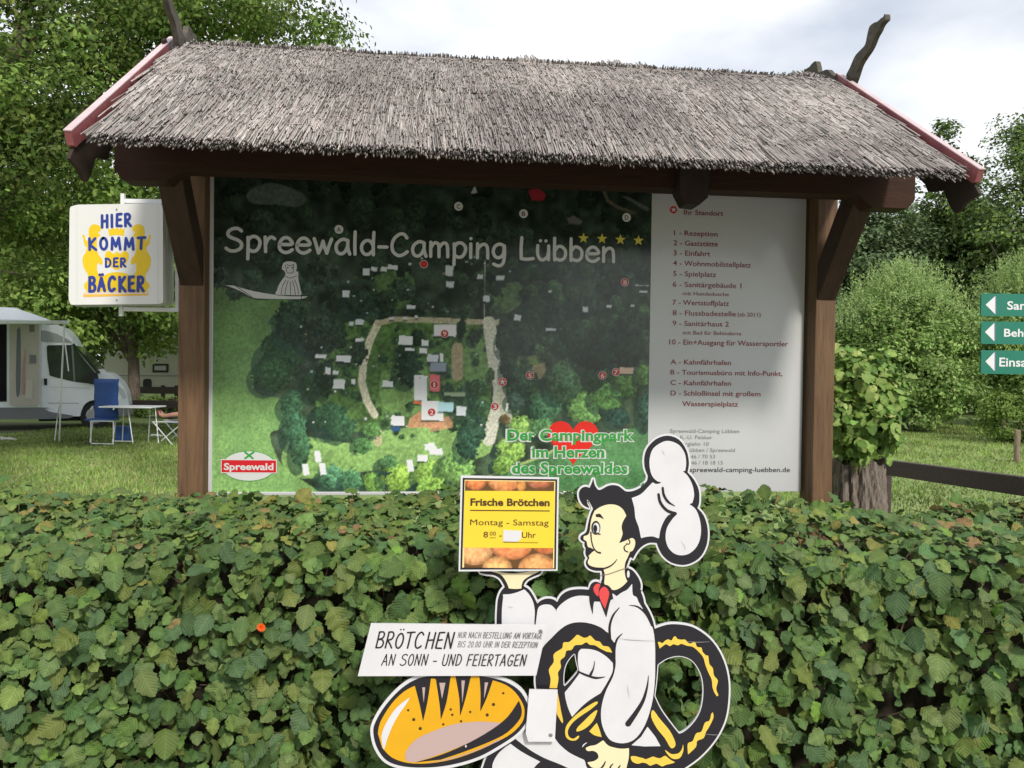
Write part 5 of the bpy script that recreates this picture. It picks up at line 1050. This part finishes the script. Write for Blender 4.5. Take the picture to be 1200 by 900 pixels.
# far wood closing the horizon
def far_wood(name, x0, x1, y, h, n):
    x = RNG.uniform(x0, x1, n); hh = h*(.72+.2*np.sin(x*.21)+.14*np.sin(x*.63+1)); z = hh*RNG.random(n)**.7; P = np.stack([x, y+RNG.normal(0, 2.2, n)+.02*(x*x)*.0, z], -1)
    return leaves(name, P, np.stack([RNG.normal(0, .5, n), -np.abs(RNG.normal(.6, .4, n)), np.abs(RNG.normal(.5, .4, n))], -1), RNG.normal(0, 1, (n, 3)), RNG.uniform(.45, .9, n), pal(DKG, n, .35), 'quad', M_TREE, None, 'stuff')
o = far_wood('far_wood', -75, 75, 46, 8.6, 36000); tag(o, 'continuous dark wood closing the view behind the whole campsite', 'woodland')

# --- grass blades on the parts of the lawn in view
def grass(n, x0, x1, y0, y1, name):
    x = RNG.uniform(x0, x1, n); y = y0+(y1-y0)*RNG.random(n)**1.3; h = RNG.uniform(.03, .075, n)*(1+.3*np.sin(x*3+y)); a_ = RNG.uniform(0, 2*PI, n); w = .006+.0006*y
    B = np.stack([x, y, 0*x+.0], -1); s_ = np.stack([np.cos(a_), np.sin(a_), 0*a_], -1)*w[:, None]; tp_ = B+np.stack([RNG.normal(0, .02, n), RNG.normal(0, .02, n), h], -1)
    V = np.stack([B-s_, B+s_, tp_], 1).reshape(-1, 3); lowf = (.82+.22*np.sin(x*.9+1.3*np.sin(y*.6))+.16*np.sin(x*2.3+y*1.9)+.10*np.sin(x*5-y*4))[:, None]; t = np.repeat(lowf*pal([(.22, .33, .07), (.26, .38, .09), (.31, .39, .13), (.19, .29, .07), (.36, .36, .16)], n, .25), 3, 0)
    mesh_np(name, V, np.arange(3*n).reshape(-1, 3), M_TREE, None, t, kind='stuff')
def grass_t(n, x0, x1, y0, y1, lab):
    before = set(bpy.data.objects); grass(n, x0, x1, y0, y1, 'grass'); o = (set(bpy.data.objects)-before).pop(); tag(o, lab, 'grass')
grass_t(60000, -11, -3.2, 6, 21, 'short mown grass of the lawn around the campervan'); grass_t(60000, 3.4, 16, 6, 25, 'short mown grass of the lawn before the round willow')
blob_tree('reflection_tree', 'second tree behind the viewer, unseen, added to darken the map board reflection', [(.9, -11.5, 5.2, 3.1, 2.8, 4.0), (-.6, -12.5, 4.0, 2.6, 2.4, 3.0)], (.8, -11.8, 0), 220, 60, .2, DKG, spread=.8, shell=.4, limbs=8, trunk_r=.2)  # unseen tree added to darken the sky reflection in the map board
blob_tree('reflection_tree', 'tree on the path behind the viewer, mirrored darkly in the map board', [(-3.2, -11.5, 5.6, 4.4, 3.4, 4.2), (-6.5, -12, 4.8, 3.4, 3, 3.2)], (-3.6, -11.8, 0), 260, 60, .2, DKG, spread=.8, shell=.4, limbs=8, trunk_r=.25)

# ------------------------------------------------------------------ campervan behind the left post
VY = 19.1
_v = ground(111, 503.5); VP = Plane(Vector((_v.x, _v.y, 0)), Vector((math.cos(R(23)), math.sin(R(23)), 0)), UPZ)
def vp(pts): return [VP.hit(*p) for p in pts]
van = empty('campervan', ground(60, 503)*1.0, 'white coach-built campervan with open side door and awning parked on the lawn', 'campervan')
M_VAN = mat('van_white', (.80, .83, .87), .3, noise=.04, nscale=3, coat=.4); M_GLD = mat('glass_dark', (.012, .018, .016), .12, spec=.22, noise=.5, nscale=2, col2=(.05, .08, .04)); M_PLG = mat('plastic_grey', (.17, .175, .18), .6)  # green mottle in the dark glass colour stands for reflections
M_RUB = mat('rubber', (.02, .02, .02), .8); M_BEI = mat('door_lining', (.47, .43, .37), .55, noise=.06, nscale=6); M_DKI = mat('interior_dark', (.02, .02, .025), .8); M_BLUEF = mat('blue_cloth', (.03, .085, .27), .75, noise=.12, nscale=20, bump=.2)
def vq(name, pts, m_, c0, c1=None, par=None, label=None, holes=()): return MB().poly(VP, vp(pts), c0, c1, [vp(h) for h in holes]).build(name, m_, par or van, label=label)
door_hole = [(-34, 380), (8, 380), (8, 471), (-34, 471)]
side = [(-112, 368), (-100, 363), (0, 360.5), (18, 361.5), (38, 367.5), (57, 374.8), (47.6, 381), (47.6, 477), (-112, 479)]
vq('side_wall', side, M_VAN, 0, -.04, holes=[door_hole]); vq('far_body', side, M_DKI, -1.2, -1.3); vq('far_side_wall', side, M_VAN, -2.1, -2.15)
vq('body_roof', [(-112, 368), (-100, 363), (0, 360.5), (18, 361.5), (38, 367.5), (57, 374.8), (54, 377), (38, 370.5), (18, 364.5), (0, 363.5), (-100, 366), (-112, 371)], M_VAN, -.042, -2.09)
vq('body_floor', [(-112, 472.5), (47.6, 472.5), (47.6, 476.6), (-112, 477.5)], M_PLG, -.042, -2.09)
vq('front_bulkhead', [(44, 376), (47.2, 380), (47.2, 472), (44, 472)], M_VAN, -.042, -2.09)
vq('roof_hatch', [(-20, 357.5), (14, 359), (20, 361.3), (-20, 360.5)], mat('hatch_grey', (.55, .56, .58), .4), -.5, -1.3)
vq('side_window', [(-95, 395), (-48, 395), (-48, 425), (-95, 425)], M_GLD, .012, .002)
cab = vq('cab_body', pc([(47.8, 380), (68, 381), (74.5, 385), (82, 394), (86.5, 402)], [(86.5, 402), (100, 418), (118, 436.5)], [(118, 436.5), (128, 438), (138, 445), (145, 454), (149, 464), (151, 476), (150, 482)], [(150, 483), (129, 484)], [(129, 484), (126, 475), (118, 469.5), (108, 469), (99, 474), (94.6, 483), (94, 487)], [(93, 488), (60, 488), (52, 483), (47.8, 477)]), M_VAN, -.06, -1.95)
vq('cab_window', pc([(56, 404.5), (84, 404.2)], [(86, 405), (98, 421), (112, 438), (113, 441)], [(108, 449.6), (90, 448), (72, 444), (59, 440.5), (57.6, 438)], [(55, 420), (54.5, 406)]), M_GLD, -.05, -.058, cab)
vq('window_divider', [(83.4, 404.6), (85.4, 405.4), (88, 447.4), (86, 447.2)], M_PLG, -.042, -.052, cab); vq('windscreen', [(86.5, 402.3), (118, 436.8), (114, 438.4), (84.4, 403.3)], M_GLD, -.03, -1.99, cab)
vq('sun_hood', [(48, 387), (54, 387.5), (66, 391), (80, 398), (84.5, 401.5), (50, 400.5), (48, 399)], mat('hood_grey', (.34, .35, .36), .5), -.045, -.058, cab)
vq('door_handle', [(51.2, 443.5), (55, 443.8), (54.8, 451.5), (51.5, 451)], M_RUB, -.025, -.058, cab); vq('door_crease', [(56, 472.2), (92, 472.4), (92, 473), (56, 472.8)], M_PLG, -.056, -.06, cab)
vq('door_crease', [(58, 453.2), (105, 454.8), (105, 455.3), (58, 453.7)], mat('crease_shade', (.45, .46, .48), .4), -.056, -.06, cab)
vq('wing_mirror', pc([(104, 436), (113, 437), (115.5, 444), (112, 450), (105, 449.5)], [(102.5, 447), (102.5, 439)]), M_RUB, .16, -.02, van)
vq('headlight', [(139, 452), (145, 457), (148.5, 466), (144, 468), (140, 461)], mat('lamp_glass', (.55, .58, .58), .1), -.052, -.3, cab); vq('bumper', [(132, 476), (151.5, 476), (152.5, 487), (132, 488)], M_PLG, -.05, -1.96, cab)
vq('skirt', pc([(-112, 478.5), (44, 477.6), (51, 479), (58, 482.5), (72, 485), (85, 487)], [(85, 488.5), (60, 491), (-112, 492)]), M_PLG, .0, -.06)
ed = MB().poly(VP, vp([(12, 379.5), (46.5, 379.5), (46.5, 473.5), (44, 475.2), (14, 475.2), (12, 473.5)]), .075, .03).build('entrance_door', M_BEI, van)
vq('door_pane', pc([(20.5, 387), (24.5, 387), (24.8, 440), (23.5, 462), (20, 463), (19.2, 440)]), mat('pane_grey', (.14, .16, .17), .2), .079, .0755, ed); vq('door_pocket', [(31, 445), (39, 445), (39, 467), (30.5, 467)], mat('lining_light', (.52, .48, .42), .55), .095, .0755, ed)
vq('door_latch', [(35.5, 416), (43, 416), (43, 426), (35.5, 426)], M_PLG, .09, .0755, ed); vq('door_lock', [(35, 381), (41, 381), (41, 389), (35, 389)], M_PLG, .085, .0755, ed); vq('door_bin', [(27, 432), (30, 410), (31, 410), (29, 462), (26, 462)], mat('pink_cloth', (.42, .26, .22), .7), .09, .0755, ed)
for cx in (111, -72):
    a_, b_ = VP.hit(cx, 486.5); r = .335
    for nm, depth in (('wheel', -.14), ('wheel', -1.75)):
        w = MB(); w.tube([VP.p(a_, r, depth+.02), VP.p(a_, r, depth+.04-.04), VP.p(a_, r, depth-.18), VP.p(a_, r, depth-.20)], [r*.93, r, r, r*.93], 28); wo_ = w.build('wheel', M_RUB, van, smooth=False)
        MB().tube([VP.p(a_, r, depth+.018), VP.p(a_, r, depth+.032)], [r*.60, r*.52], 20).build('rim', mat('rim_grey', (.42, .42, .43), .4, metal=.5), wo_)
MB().box(VP.p(VP.hit(75, 490)[0], .34, -1.0), (1.1, 1.5, .28), Matrix((VP.u, -VP.n, UPZ)).transposed()).build('engine_tray', M_RUB, van)
# awning
AY = 15.7; A0 = at(-115, 377.5, AY); A1 = at(80, 377.5, AY); A1.z = A0.z = (A0.z+A1.z)/2
A0.z = at(-115, 377, AY).z; A1.z = at(80, 377.8, AY).z
MB().bar(A0, A1, .09, .068, bev=.01).build('awning_rail', mat('awning_grey', (.62, .66, .67), .35), van)
aw = [A0+Vector((0, .03, .03)), A1+Vector((-.08, .03, .03)), VP.p(VP.hit(57, 376)[0], 2.55, .02), VP.p(VP.hit(-100, 376)[0], 2.55, .02)]
MB().add([p for p in aw]+[p+Vector((0, 0, -.006)) for p in aw], [(0, 1, 2, 3), (7, 6, 5, 4), (0, 4, 5, 1), (2, 6, 7, 3)]).build('awning_cloth', mat('awning_cloth', (.55, .60, .66), .6, transl=.3), van)
MB().tube([at(75.5, 380, AY), at(72, 450, AY), at(69.5, 520, AY)], .016, 8).build('awning_pole', mat('pole_alu', (.6, .6, .6), .3, metal=.5), van)
MB().tube([at(71, 468, AY+.05), at(67, 491, AY+.2), at(63.6, 521, AY+.1)], .010, 6).build('pole_brace', MATS['pole_alu'], van); MB().tube([at(76.5, 404, AY), at(80.3, 435, AY)], .012, 6).build('pole_brace', MATS['pole_alu'], van)

# shoes by the van
def shoe(x, y, rz, lab):
    p = ground(x, y); sec = [(-.14, .030, .045), (-.11, .038, .075), (-.05, .040, .085), (.02, .042, .07), (.08, .047, .055), (.13, .035, .042), (.15, .012, .03)]
    V = []; n = 10
    for sx_, w, h in sec:
        for k in range(n): a_ = 2*PI*k/n; V.append((sx_, math.cos(a_)*w, h/2+math.sin(a_)*h/2))
    Fc = [(i*n+k, i*n+(k+1) % n, (i+1)*n+(k+1) % n, (i+1)*n+k) for i in range(len(sec)-1) for k in range(n)]+[tuple(range(n-1, -1, -1)), tuple(range((len(sec)-1)*n, len(sec)*n))]
    Mz = Matrix.Rotation(rz, 3, 'Z'); r_ = empty('shoe', p, lab, 'shoe', 'pale shoes left on the grass')
    MB().add([Mz @ Vector(v)+p for v in V], Fc).build('upper', mat('shoe_white', (.6, .58, .54), .6), r_, smooth=True)
    MB().box(p+Mz @ Vector((-.05, 0, .078)), (.07, .045, .012), Mz, .004).build('opening', M_DKI, r_)
    return r_
shoe(10, 516.5, .15, 'pale shoe nearest the awning pole, left on the grass beside the campervan'); shoe(-1, 515.5, .5, 'pale shoe cut by the left edge of the photo'); shoe(184, 512.5, .2, 'white shoe lying on the grass beneath the reclining legs')

# camping chair
M_TUBE = mat('tube_white', (.72, .72, .74), .3, metal=.2)
ch = empty('camping_chair', Vector((at(120, 520, 15.6).x, 15.8, 0)), 'blue high-backed folding camping chair beside the white table', 'chair')
def cx(px, z, Y): return Vector((at(px, 480, Y).x, Y, z))
zt = at(120, 444, 16.15).z
pts = [cx(110.5, .50, 15.95), cx(138, .50, 15.95), cx(138.5, zt, 16.25), cx(110, zt, 16.25)]
mbk = MB(); nb = 8
for i in range(nb+1):
    t = i/nb; bul = -.035*math.sin(t*PI)
    for j in range(5):
        s_ = j/4; p = pts[0].lerp(pts[1], s_).lerp(pts[3].lerp(pts[2], s_), t); mbk.v.append(tuple(p+Vector((0, bul*math.sin(s_*PI)+.02*math.sin(t*20), 0))))
for i in range(nb):
    for j in range(4): a_ = i*5+j; mbk.f.append((a_, a_+1, a_+6, a_+5))
o = mbk.build('backrest', M_BLUEF, ch, smooth=True); sm = o.modifiers.new('s', 'SOLIDIFY'); sm.thickness = .03
MB().box(cx(120, .485, 15.78), (.47, .44, .035), None, .012).build('seat', M_BLUEF, ch)
for px in (106.6, 133):
    MB().tube([cx(px, .47, 15.56), cx(px, .02, 15.52)], .011, 8).build('front_leg', M_TUBE, ch); MB().tube([cx(px+3, .50, 16.0), cx(px-1, .02, 15.9)], .011, 8).build('rear_leg', M_TUBE, ch)
    MB().tube([cx(px, .70, 15.55), cx(px+2, .72, 16.05)], .016, 8).build('armrest', M_TUBE, ch)
MB().tube([cx(106.6, .465, 15.56), cx(133, .465, 15.56)], .012, 8).build('seat_tube', M_TUBE, ch); MB().tube([cx(106.6, .03, 15.52), cx(133, .03, 15.52)], .012, 8).build('foot_tube', M_TUBE, ch)
# table
tb = empty('camping_table', Vector((at(156, 500, 15.7).x, 15.9, 0)), 'white folding camping table standing between the blue chair and the post', 'table')
zt = .735; c_ = cx(156, zt, 15.95); MB().box(c_, (1.03, .68, .028), None, .008).build('table_top', M_WHITE, tb)
for px, q in ((150, 156), (145, 143.5), (176, 174), (182, 186)):
    MB().tube([cx(px, zt-.02, 15.9), cx(q, .02, 15.75 if px in (150, 182) else 16.1)], .011, 8).build('leg', M_TUBE, tb)
MB().tube([cx(133, .06, 15.8), cx(157, .06, 15.75)], .011, 8).build('foot_bar', M_TUBE, tb)
bg_ = MB().box(cx(145, .17, 16.3), (.26, .18, .30), None, .03).build('cool_bag', M_BLUEF, None, loc=cx(145, 0, 16.3)); tag(bg_, 'blue cool bag standing on the grass under the camping table', 'bag')
# lounger and the resting person, mostly behind the post
lg = empty('sun_lounger', Vector((at(215, 500, 15.6).x, 15.8, 0)), 'folding lounger with white frame under the reclining person', 'lounger')
X0 = at(200, 500, 15.7).x
def lp(dx, z, dy=0): return Vector((X0+dx, 15.8+dy, z))
MB().box(lp(.45, .46), (.95, .50, .02), None, .006).build('seat', M_BLUEF, lg)
MB().bar(lp(.92, .47), lp(1.40, 1.05), .50, .02).build('backrest', M_BLUEF, lg)
for dy in (-.24, .24):
    MB().tube([lp(-.28, .46, dy), lp(.1, .02, dy)], .012, 8).build('leg', M_TUBE, lg); MB().tube([lp(.75, .46, dy), lp(1.1, .02, dy)], .012, 8).build('leg', M_TUBE, lg); MB().tube([lp(.3, .46, dy), lp(-.12, .1, dy)], .012, 8).build('leg', M_TUBE, lg); MB().tube([lp(-.3, .465, dy), lp(.95, .465, dy)], .012, 8).build('side_rail', M_TUBE, lg)
def skin(name, verts, edges, radii, m_, parent, sub=2):
    base = rootloc(parent); me = bpy.data.meshes.new(name); me.from_pydata([tuple(Vector(v)-base) for v in verts], edges, []); o = bpy.data.objects.new(name, me); COL.objects.link(o); o.parent = parent
    md = o.modifiers.new('skin', 'SKIN'); md.use_smooth_shade = True
    for i, r in enumerate(radii): me.skin_vertices[0].data[i].radius = (r, r) if not isinstance(r, tuple) else r
    me.skin_vertices[0].data[0].use_root = True; o.modifiers.new('sub', 'SUBSURF').levels = sub; o.modifiers['sub'].render_levels = sub
    me.materials.append(m_); return o
pr = empty('person', lp(.85, .5), 'person reclining on the lounger behind the left post, only crossed feet and shins showing', 'person')
M_SK = mat('skin', (.46, .23, .16), .55)
V = [lp(.85, .58), lp(.98, .76), lp(1.12, .98), lp(1.20, 1.12), lp(1.24, 1.20), lp(1.27, 1.33), lp(1.26, 1.42)]; Rr = [.13, .12, .14, .10, .05, .085, .07]; E_ = [(0, 1), (1, 2), (2, 3), (3, 4), (4, 5), (5, 6)]
for dy in (-.11, .11):
    n = len(V); V += [lp(.78, .56, dy), lp(.42, .62, dy*.9), lp(.05, .60, dy*.6), lp(-.16, .565, dy*.5), lp(-.24, .60, dy*.5), lp(-.27, .67, dy*.6)]; Rr += [.095, .062, .052, .035, .036, .022]; E_ += [(0, n)]+[(n+i, n+i+1) for i in range(5)]
    n = len(V); V += [lp(1.15, 1.08, dy*1.9), lp(.98, .86, dy*2.3), lp(.78, .74, dy*1.9), lp(.70, .72, dy*1.6)]; Rr += [.052, .04, .03, .028]; E_ += [(3, n)]+[(n+i, n+i+1) for i in range(3)]
skin('body', V, E_, Rr, M_SK, pr)
skin('shirt', [lp(.86, .60), lp(.98, .78), lp(1.12, .98), lp(1.18, 1.09)], [(0, 1), (1, 2), (2, 3)], [.145, .135, .155, .10], mat('shirt_cloth', (.25, .25, .28), .8), pr); skin('shorts', [lp(.84, .575), lp(.70, .585, .1), lp(.55, .60, .11), lp(.70, .585, -.1), lp(.55, .60, -.11)], [(0, 1), (1, 2), (0, 3), (3, 4)], [.145, .105, .088, .105, .088], mat('shorts_cloth', (.06, .06, .09), .8), pr)
skin('hair', [lp(1.29, 1.40), lp(1.30, 1.34)], [(0, 1)], [.075, .06], mat('hair_brown', (.07, .04, .02), .8), pr)
for dy in (-.06, .06): skin('sandal', [lp(-.235, .555, dy), lp(-.262, .62, dy), lp(-.285, .69, dy)], [(0, 1), (1, 2)], [.036, .040, .028], mat('sandal_leather', (.12, .025, .02), .6), pr, 1)

# caravan and low fences beyond
cv_ = empty('caravan', Vector((at(220, 430, 28).x, 28, 0)), 'beige caravan standing under the pale green tree behind the low rail fence', 'caravan')
CP = Plane(Vector((0, 28, 0)), Vector((1, 0, 0)), UPZ); M_CAR = mat('caravan_beige', (.40, .39, .31), .5, noise=.08, nscale=2)
def cq(name, pts, m_, c0, c1, par=None): return MB().poly(CP, [CP.hit(*p) for p in pts], c0, c1).build(name, m_, par or cv_)
cq('body', smooth([(124, 404), (124, 404), (135, 395), (210, 393), (330, 393), (345, 402), (350, 440), (345, 462), (345, 462), (126, 460), (126, 460), (122, 430)], 3), M_CAR, 0, -2.1)
w1 = cq('window', [(179, 426.3), (197.5, 426.3), (197.5, 436.5), (179, 436.5)], M_RUB, .02, 0); cq('pane', [(181.5, 428.6), (195, 428.6), (195, 434), (181.5, 434)], mat('pane_pale', (.30, .31, .26), .2), .026, .0205, w1)
w2 = cq('window', [(230, 418), (270, 418), (270, 436), (230, 436)], M_RUB, .02, 0); cq('pane', [(232, 420), (268, 420), (268, 434), (232, 434)], MATS['pane_pale'], .026, .0205, w2)
cq('trim_strip', [(140, 439.6), (340, 440.6), (340, 441.6), (140, 440.6)], M_PLG, .015, 0)
cq('gas_locker', pc([(168, 456), (168, 446), (171, 444), (175, 444), (177.5, 446), (177.5, 456)]), M_RUB, .02, 0); cq('wheel', ell(222, 462, 11, 11, 18), M_RUB, .02, -.2)
ff = []
def lowfence(Y, x0, x1, ytop, ybot, posts, lab):
    z1, z0 = at((x0+x1)/2, ytop, Y).z, at((x0+x1)/2, ybot, Y).z; xa, xb = at(x0, 450, Y).x, at(x1, 450, Y).x
    f = empty('rail_fence', Vector(((xa+xb)/2, Y, 0)), lab, 'fence', 'low rail fences behind the campers'); MB().box(((xa+xb)/2, Y, (z0+z1)/2), (xb-xa, .07, z1-z0), None, .01).build('rail', M_DARKF, f)
    for px in posts: MB().box((at(px, 450, Y).x, Y+.07, (z1+.05)/2), (.12, .07, z1+.05), None, .01).build('post', M_DARKF, f)
M_DARKF = mat('dark_fence_wood', (.055, .038, .03), .7, noise=.3, nscale=10, stretch=(1, 8, 8), bump=.3)
lowfence(25.5, 150, 330, 454, 462, (152, 190, 206, 260, 320), 'low dark rail fence in front of the caravan, the farther one'); lowfence(21.2, 153, 330, 470, 479, (199, 250, 320), 'low dark rail fence behind the camping table, the nearer one')
blob_tree('low_hedge', 'low leafy hedge strip between the two dark rail fences', [(at(175, 465, 23.5).x, 23.5, .33, 1.7, .4, .28), (at(240, 465, 23.5).x, 23.5, .33, 1.7, .4, .28)], (at(200, 465, 23.5).x, 23.5, 0), 60, 60, .09, LTG, None, 'hedge', spread=.2, shell=.5, limbs=0, trunk_r=.03)

# ------------------------------------------------------------------ right side: stump with shrub, rail fence, arrow signs, stakes
SX, SY_ = at(1006, 540, 4.75).x, 4.78
st = empty('tree_stump', (SX, SY_, 0), 'furrowed grey tree stump beside the right post with a leafy shrub on top', 'tree stump')
nz, na = 40, 96; V = []
for i in range(nz+1):
    z = 1.075*i/nz; r = .140+.09*math.exp(-z*2.6)+.03*max(0, .9-z)
    for k in range(na):
        a_ = 2*PI*k/na; rid = .006*math.sin(a_*13+3.5*math.sin(z*4+a_)+2.4*math.sin(a_*3))*(1+math.sin(a_*2+z*6))+.005*math.sin(a_*29+z*17+3*math.sin(z*9+a_*2))+.003*math.sin(a_*47+z*60)+.012*math.sin(a_*5+z*2); rr = r*(1+.05*math.sin(a_*3+1))+rid
        V.append((SX+.02*math.sin(z*3)+rr*math.cos(a_), SY_+rr*math.sin(a_), z+(.02*math.sin(a_*4+1) if i == nz else 0)))
Fc = [(i*na+k, i*na+(k+1) % na, (i+1)*na+(k+1) % na, (i+1)*na+k) for i in range(nz) for k in range(na)]
MB().add(V, Fc+[tuple(range(nz*na, (nz+1)*na))]).build('trunk', mat('stump_bark', (.33, .28, .24), .9, noise=.6, nscale=16, stretch=(3, 3, .6), bump=1.0, col2=(.12, .085, .06)), st)
n = 2300; cc_ = np.array([SX-.01, SY_-.03, 1.38]); q = RNG.normal(size=(n, 3)); q /= np.linalg.norm(q, axis=1, keepdims=True); rr = 1.06-.5*RNG.random((n, 1))**1.3
P = cc_+q*rr*np.array([.235, .22, .29])*(1+.20*np.sin(q[:, :1]*7+q[:, 2:]*5)+.10*np.sin(q[:, :1]*15-q[:, 2:]*13)); P[:, 2] += .07*(P[:, 0] < SX)*np.clip(P[:, 2]-1.5, 0, 1)*4; P[:, 2] = np.maximum(P[:, 2], 1.08-.16*(P[:, 0] > SX+.12))
ivy = empty('leafy_shrub', (SX, SY_, 1.05), 'bright green broad-leaved shrub growing on top of the tree stump', 'shrub')
cols = [(.19, .31, .06), (.24, .38, .09), (.13, .23, .05), (.29, .42, .11), (.38, .46, .15)]; tn = pal(cols, n); sz = RNG.uniform(.028, .088, n)
nv = q*.7+np.array([0, -.3, .6])+RNG.normal(0, .5, (n, 3)); td = np.stack([RNG.normal(0, .6, n), RNG.normal(-.2, .4, n), RNG.normal(-.5, .5, n)], -1)
vis = np.argsort(-(sz/np.linalg.norm(P-np.array(CAM), axis=1))*(q[:, 1] < .1))[:240]; rest = np.ones(n, bool); rest[vis] = False
leaves('foliage', P[rest], nv[rest], td[rest], sz[rest], tn[rest], 'serrated', M_LEAF, ivy, 'stuff', wid=.78)
iv = []
for k in range(6):
    c = pal(cols, 1)[0]; o = mesh_np('leaf', T*np.array([.78, 1, RNG.uniform(.5, 1.5)]), leaf_template('serrated')[1], M_LEAF, None, np.repeat(c[None], len(T), 0), uv=T[:, :2]); iv.append(o.data); bpy.data.objects.remove(o)
Mb = rotmats(nv[vis], td[vis], RNG.normal(0, .5, len(vis)))
for k, idx in enumerate(vis):
    o = bpy.data.objects.new('leaf', iv[k % 6]); COL.objects.link(o); o.parent = ivy
    Mm = Matrix([list(Mb[k][r]*sz[idx])+[0] for r in range(3)]+[[0, 0, 0, 1]]); Mm.translation = Vector(P[idx])-ivy.location; o.matrix_basis = Mm
for k in range(14):
    a_ = random.uniform(0, 2*PI); MB().tube([Vector((SX+.05*math.cos(a_), SY_+.05*math.sin(a_), 1.03)), Vector((SX+.12*math.cos(a_), SY_+.12*math.sin(a_), 1.3)), Vector((SX+.22*math.cos(a_), SY_+.2*math.sin(a_), 1.55))], [.006, .004, .002], 5).build('stem', M_TWIG, ivy)
s0 = at(1000, 440, 4.7); s1 = at(995, 413, 4.7); MB().tube([s0+Vector((.03, 0, -.25)), s0, s1], [.005, .004, .002], 5).build('stem', mat('stem_green', (.14, .22, .06), .6), ivy)
n = 26; f_ = RNG.random(n); Pp = np.array(s0)[None]*(1-f_[:, None])+np.array(s1)[None]*f_[:, None]
leaves('shoot_leaves', Pp, RNG.normal(0, .5, (n, 3))+np.array([0, -.5, .6]), RNG.normal(0, 1, (n, 3))+np.array([0, 0, .2]), RNG.uniform(.025, .06, n), pal([(.24, .36, .09)], n), 'serrated', M_LEAF, ivy, 'stuff', wid=.7)
# plank fence
fa = at(1036, 547, 5.75); fb = at(1206, 561, 4.45); dr = (fb-fa); fb2 = fb+dr*1.3; fb2.z = fb.z+.02
fr = empty('plank_fence', Vector((fb2.x, fb2.y, 0)), 'dark brown weathered plank rail of a low fence right of the stump', 'fence'); M_FR = mat('fence_plank', (.085, .060, .058), .75, noise=.35, nscale=12, stretch=(1, 6, 12), bump=.5)
MB().bar(fa, fb2, .045, .108, bev=.006).build('rail', M_FR, fr); MB().bar(fa-Vector((0, 0, .42)), fb2-Vector((0, 0, .42)), .045, .108, bev=.006).build('rail', M_FR, fr)
for p in (fa+dr*.03, fb2-dr*.06): MB().box((p.x, p.y+.07, .52), (.10, .08, 1.04), None, .008).build('post', M_FR, fr)
# arrow signs
M_SGN = mat('sign_green', (.012, .19, .125), .35, noise=.04, nscale=8); DY = 5.0; DP = Plane(Vector((0, DY, 0)), Vector((1, 0, 0)), UPZ); M_PUR = mat('arrow_edge', (.30, .22, .42), .3)
xr_ = at(1149, 400, DY).x+.98; ZG = lambda p: zz(1080, 330, 3.6, p)
dpst = empty('arrow_signpost', Vector((xr_-.45, DY+.06, 0)), 'signpost with three green arrow boards pointing left at the right edge of the photo', 'signpost')
MB().tube([Vector((xr_-.42, DY+.05, 0)), Vector((xr_-.42, DY+.05, 2.15))], .03, 14).build('post', M_STEEL, dpst)
for (yt, yb, full, part, x0, x1, base, cap, tri) in [(344, 370.3, 'Sanitär', 'San', 355, 434, 118, 36, (265, 98, 305, 62, 138)), (376.7, 403, 'Behinderte', 'Behi', 342, 436, 232, 34, (262, 213, 301, 175, 252)), (410.4, 438, 'Einsatz', 'Einsa', 322, 438, 357, 38, (264, 337, 302, 298, 377))]:
    a0, b1 = DP.hit(1148.8, yt); _, b0 = DP.hit(1148.8, yb); sb = MB().poly(DP, [(a0+.008, b0), (xr_, b0), (xr_, b1), (a0+.008, b1), (a0, b1-.008), (a0, b0+.008)], .012, 0).build('arrow_board', M_SGN, dpst)
    q = ZG([(tri[0], tri[1]), (tri[2], tri[3]), (tri[2], tri[4])]); MB().poly(DP, [DP.hit(*p) for p in q], .0130).build('arrow', M_WHITE, sb)
    MB().poly(DP, [DP.hit(*p) for p in ZG([(tri[2], tri[3]), (tri[2]+4, tri[3]), (tri[2]+4, tri[4]), (tri[2], tri[4])])], .0128).build('arrow_edge', M_PUR, sb)
    wf = lambda t: max(v.x for v in text_raw(t, .01)[0])-min(v.x for v in text_raw(t, .01)[0])
    (pA, qA), (pB, _) = ZG([(x0, base), (x1, base)]); text(full, DP, pA, pA+(pB-pA)*wf(full)/wf(part), qA, cap/3.6, M_WHITE, sb, .0132, .018, yb2=qA+(pB-pA)*.02)
# stakes on the lawn
M_STK = mat('stake_wood', (.24, .175, .125), .85, noise=.4, nscale=14, stretch=(3, 3, .5), bump=.6)
for (px, yb, yt, w, lab) in [(1175, 518, 490, .10, 'rough wooden stake in front of the low rounded bush, the farther and smaller one'), (1191.5, 541, 503.5, .10, 'rough wooden stake nearer the plank fence at the right edge')]:
    g_ = ground(px, yb); h = (yb-yt)/F*g_.y; mb = MB(); N_s = 12; V = []
    for i, z in enumerate((-.05, h*.3, h*.7, h-.02, h)):
        for k in range(N_s): a_ = 2*PI*k/N_s; r = w*.5*(1+.08*math.sin(a_*3+i))*(.86 if i == 4 else 1); V.append((g_.x+r*math.cos(a_), g_.y+r*math.sin(a_), z))
    Fc = [(i*N_s+k, i*N_s+(k+1) % N_s, (i+1)*N_s+(k+1) % N_s, (i+1)*N_s+k) for i in range(4) for k in range(N_s)]+[tuple(range(4*N_s, 5*N_s))]
    o = MB().add(V, Fc).build('wooden_stake', M_STK, None, loc=g_); tag(o, lab, 'stake')
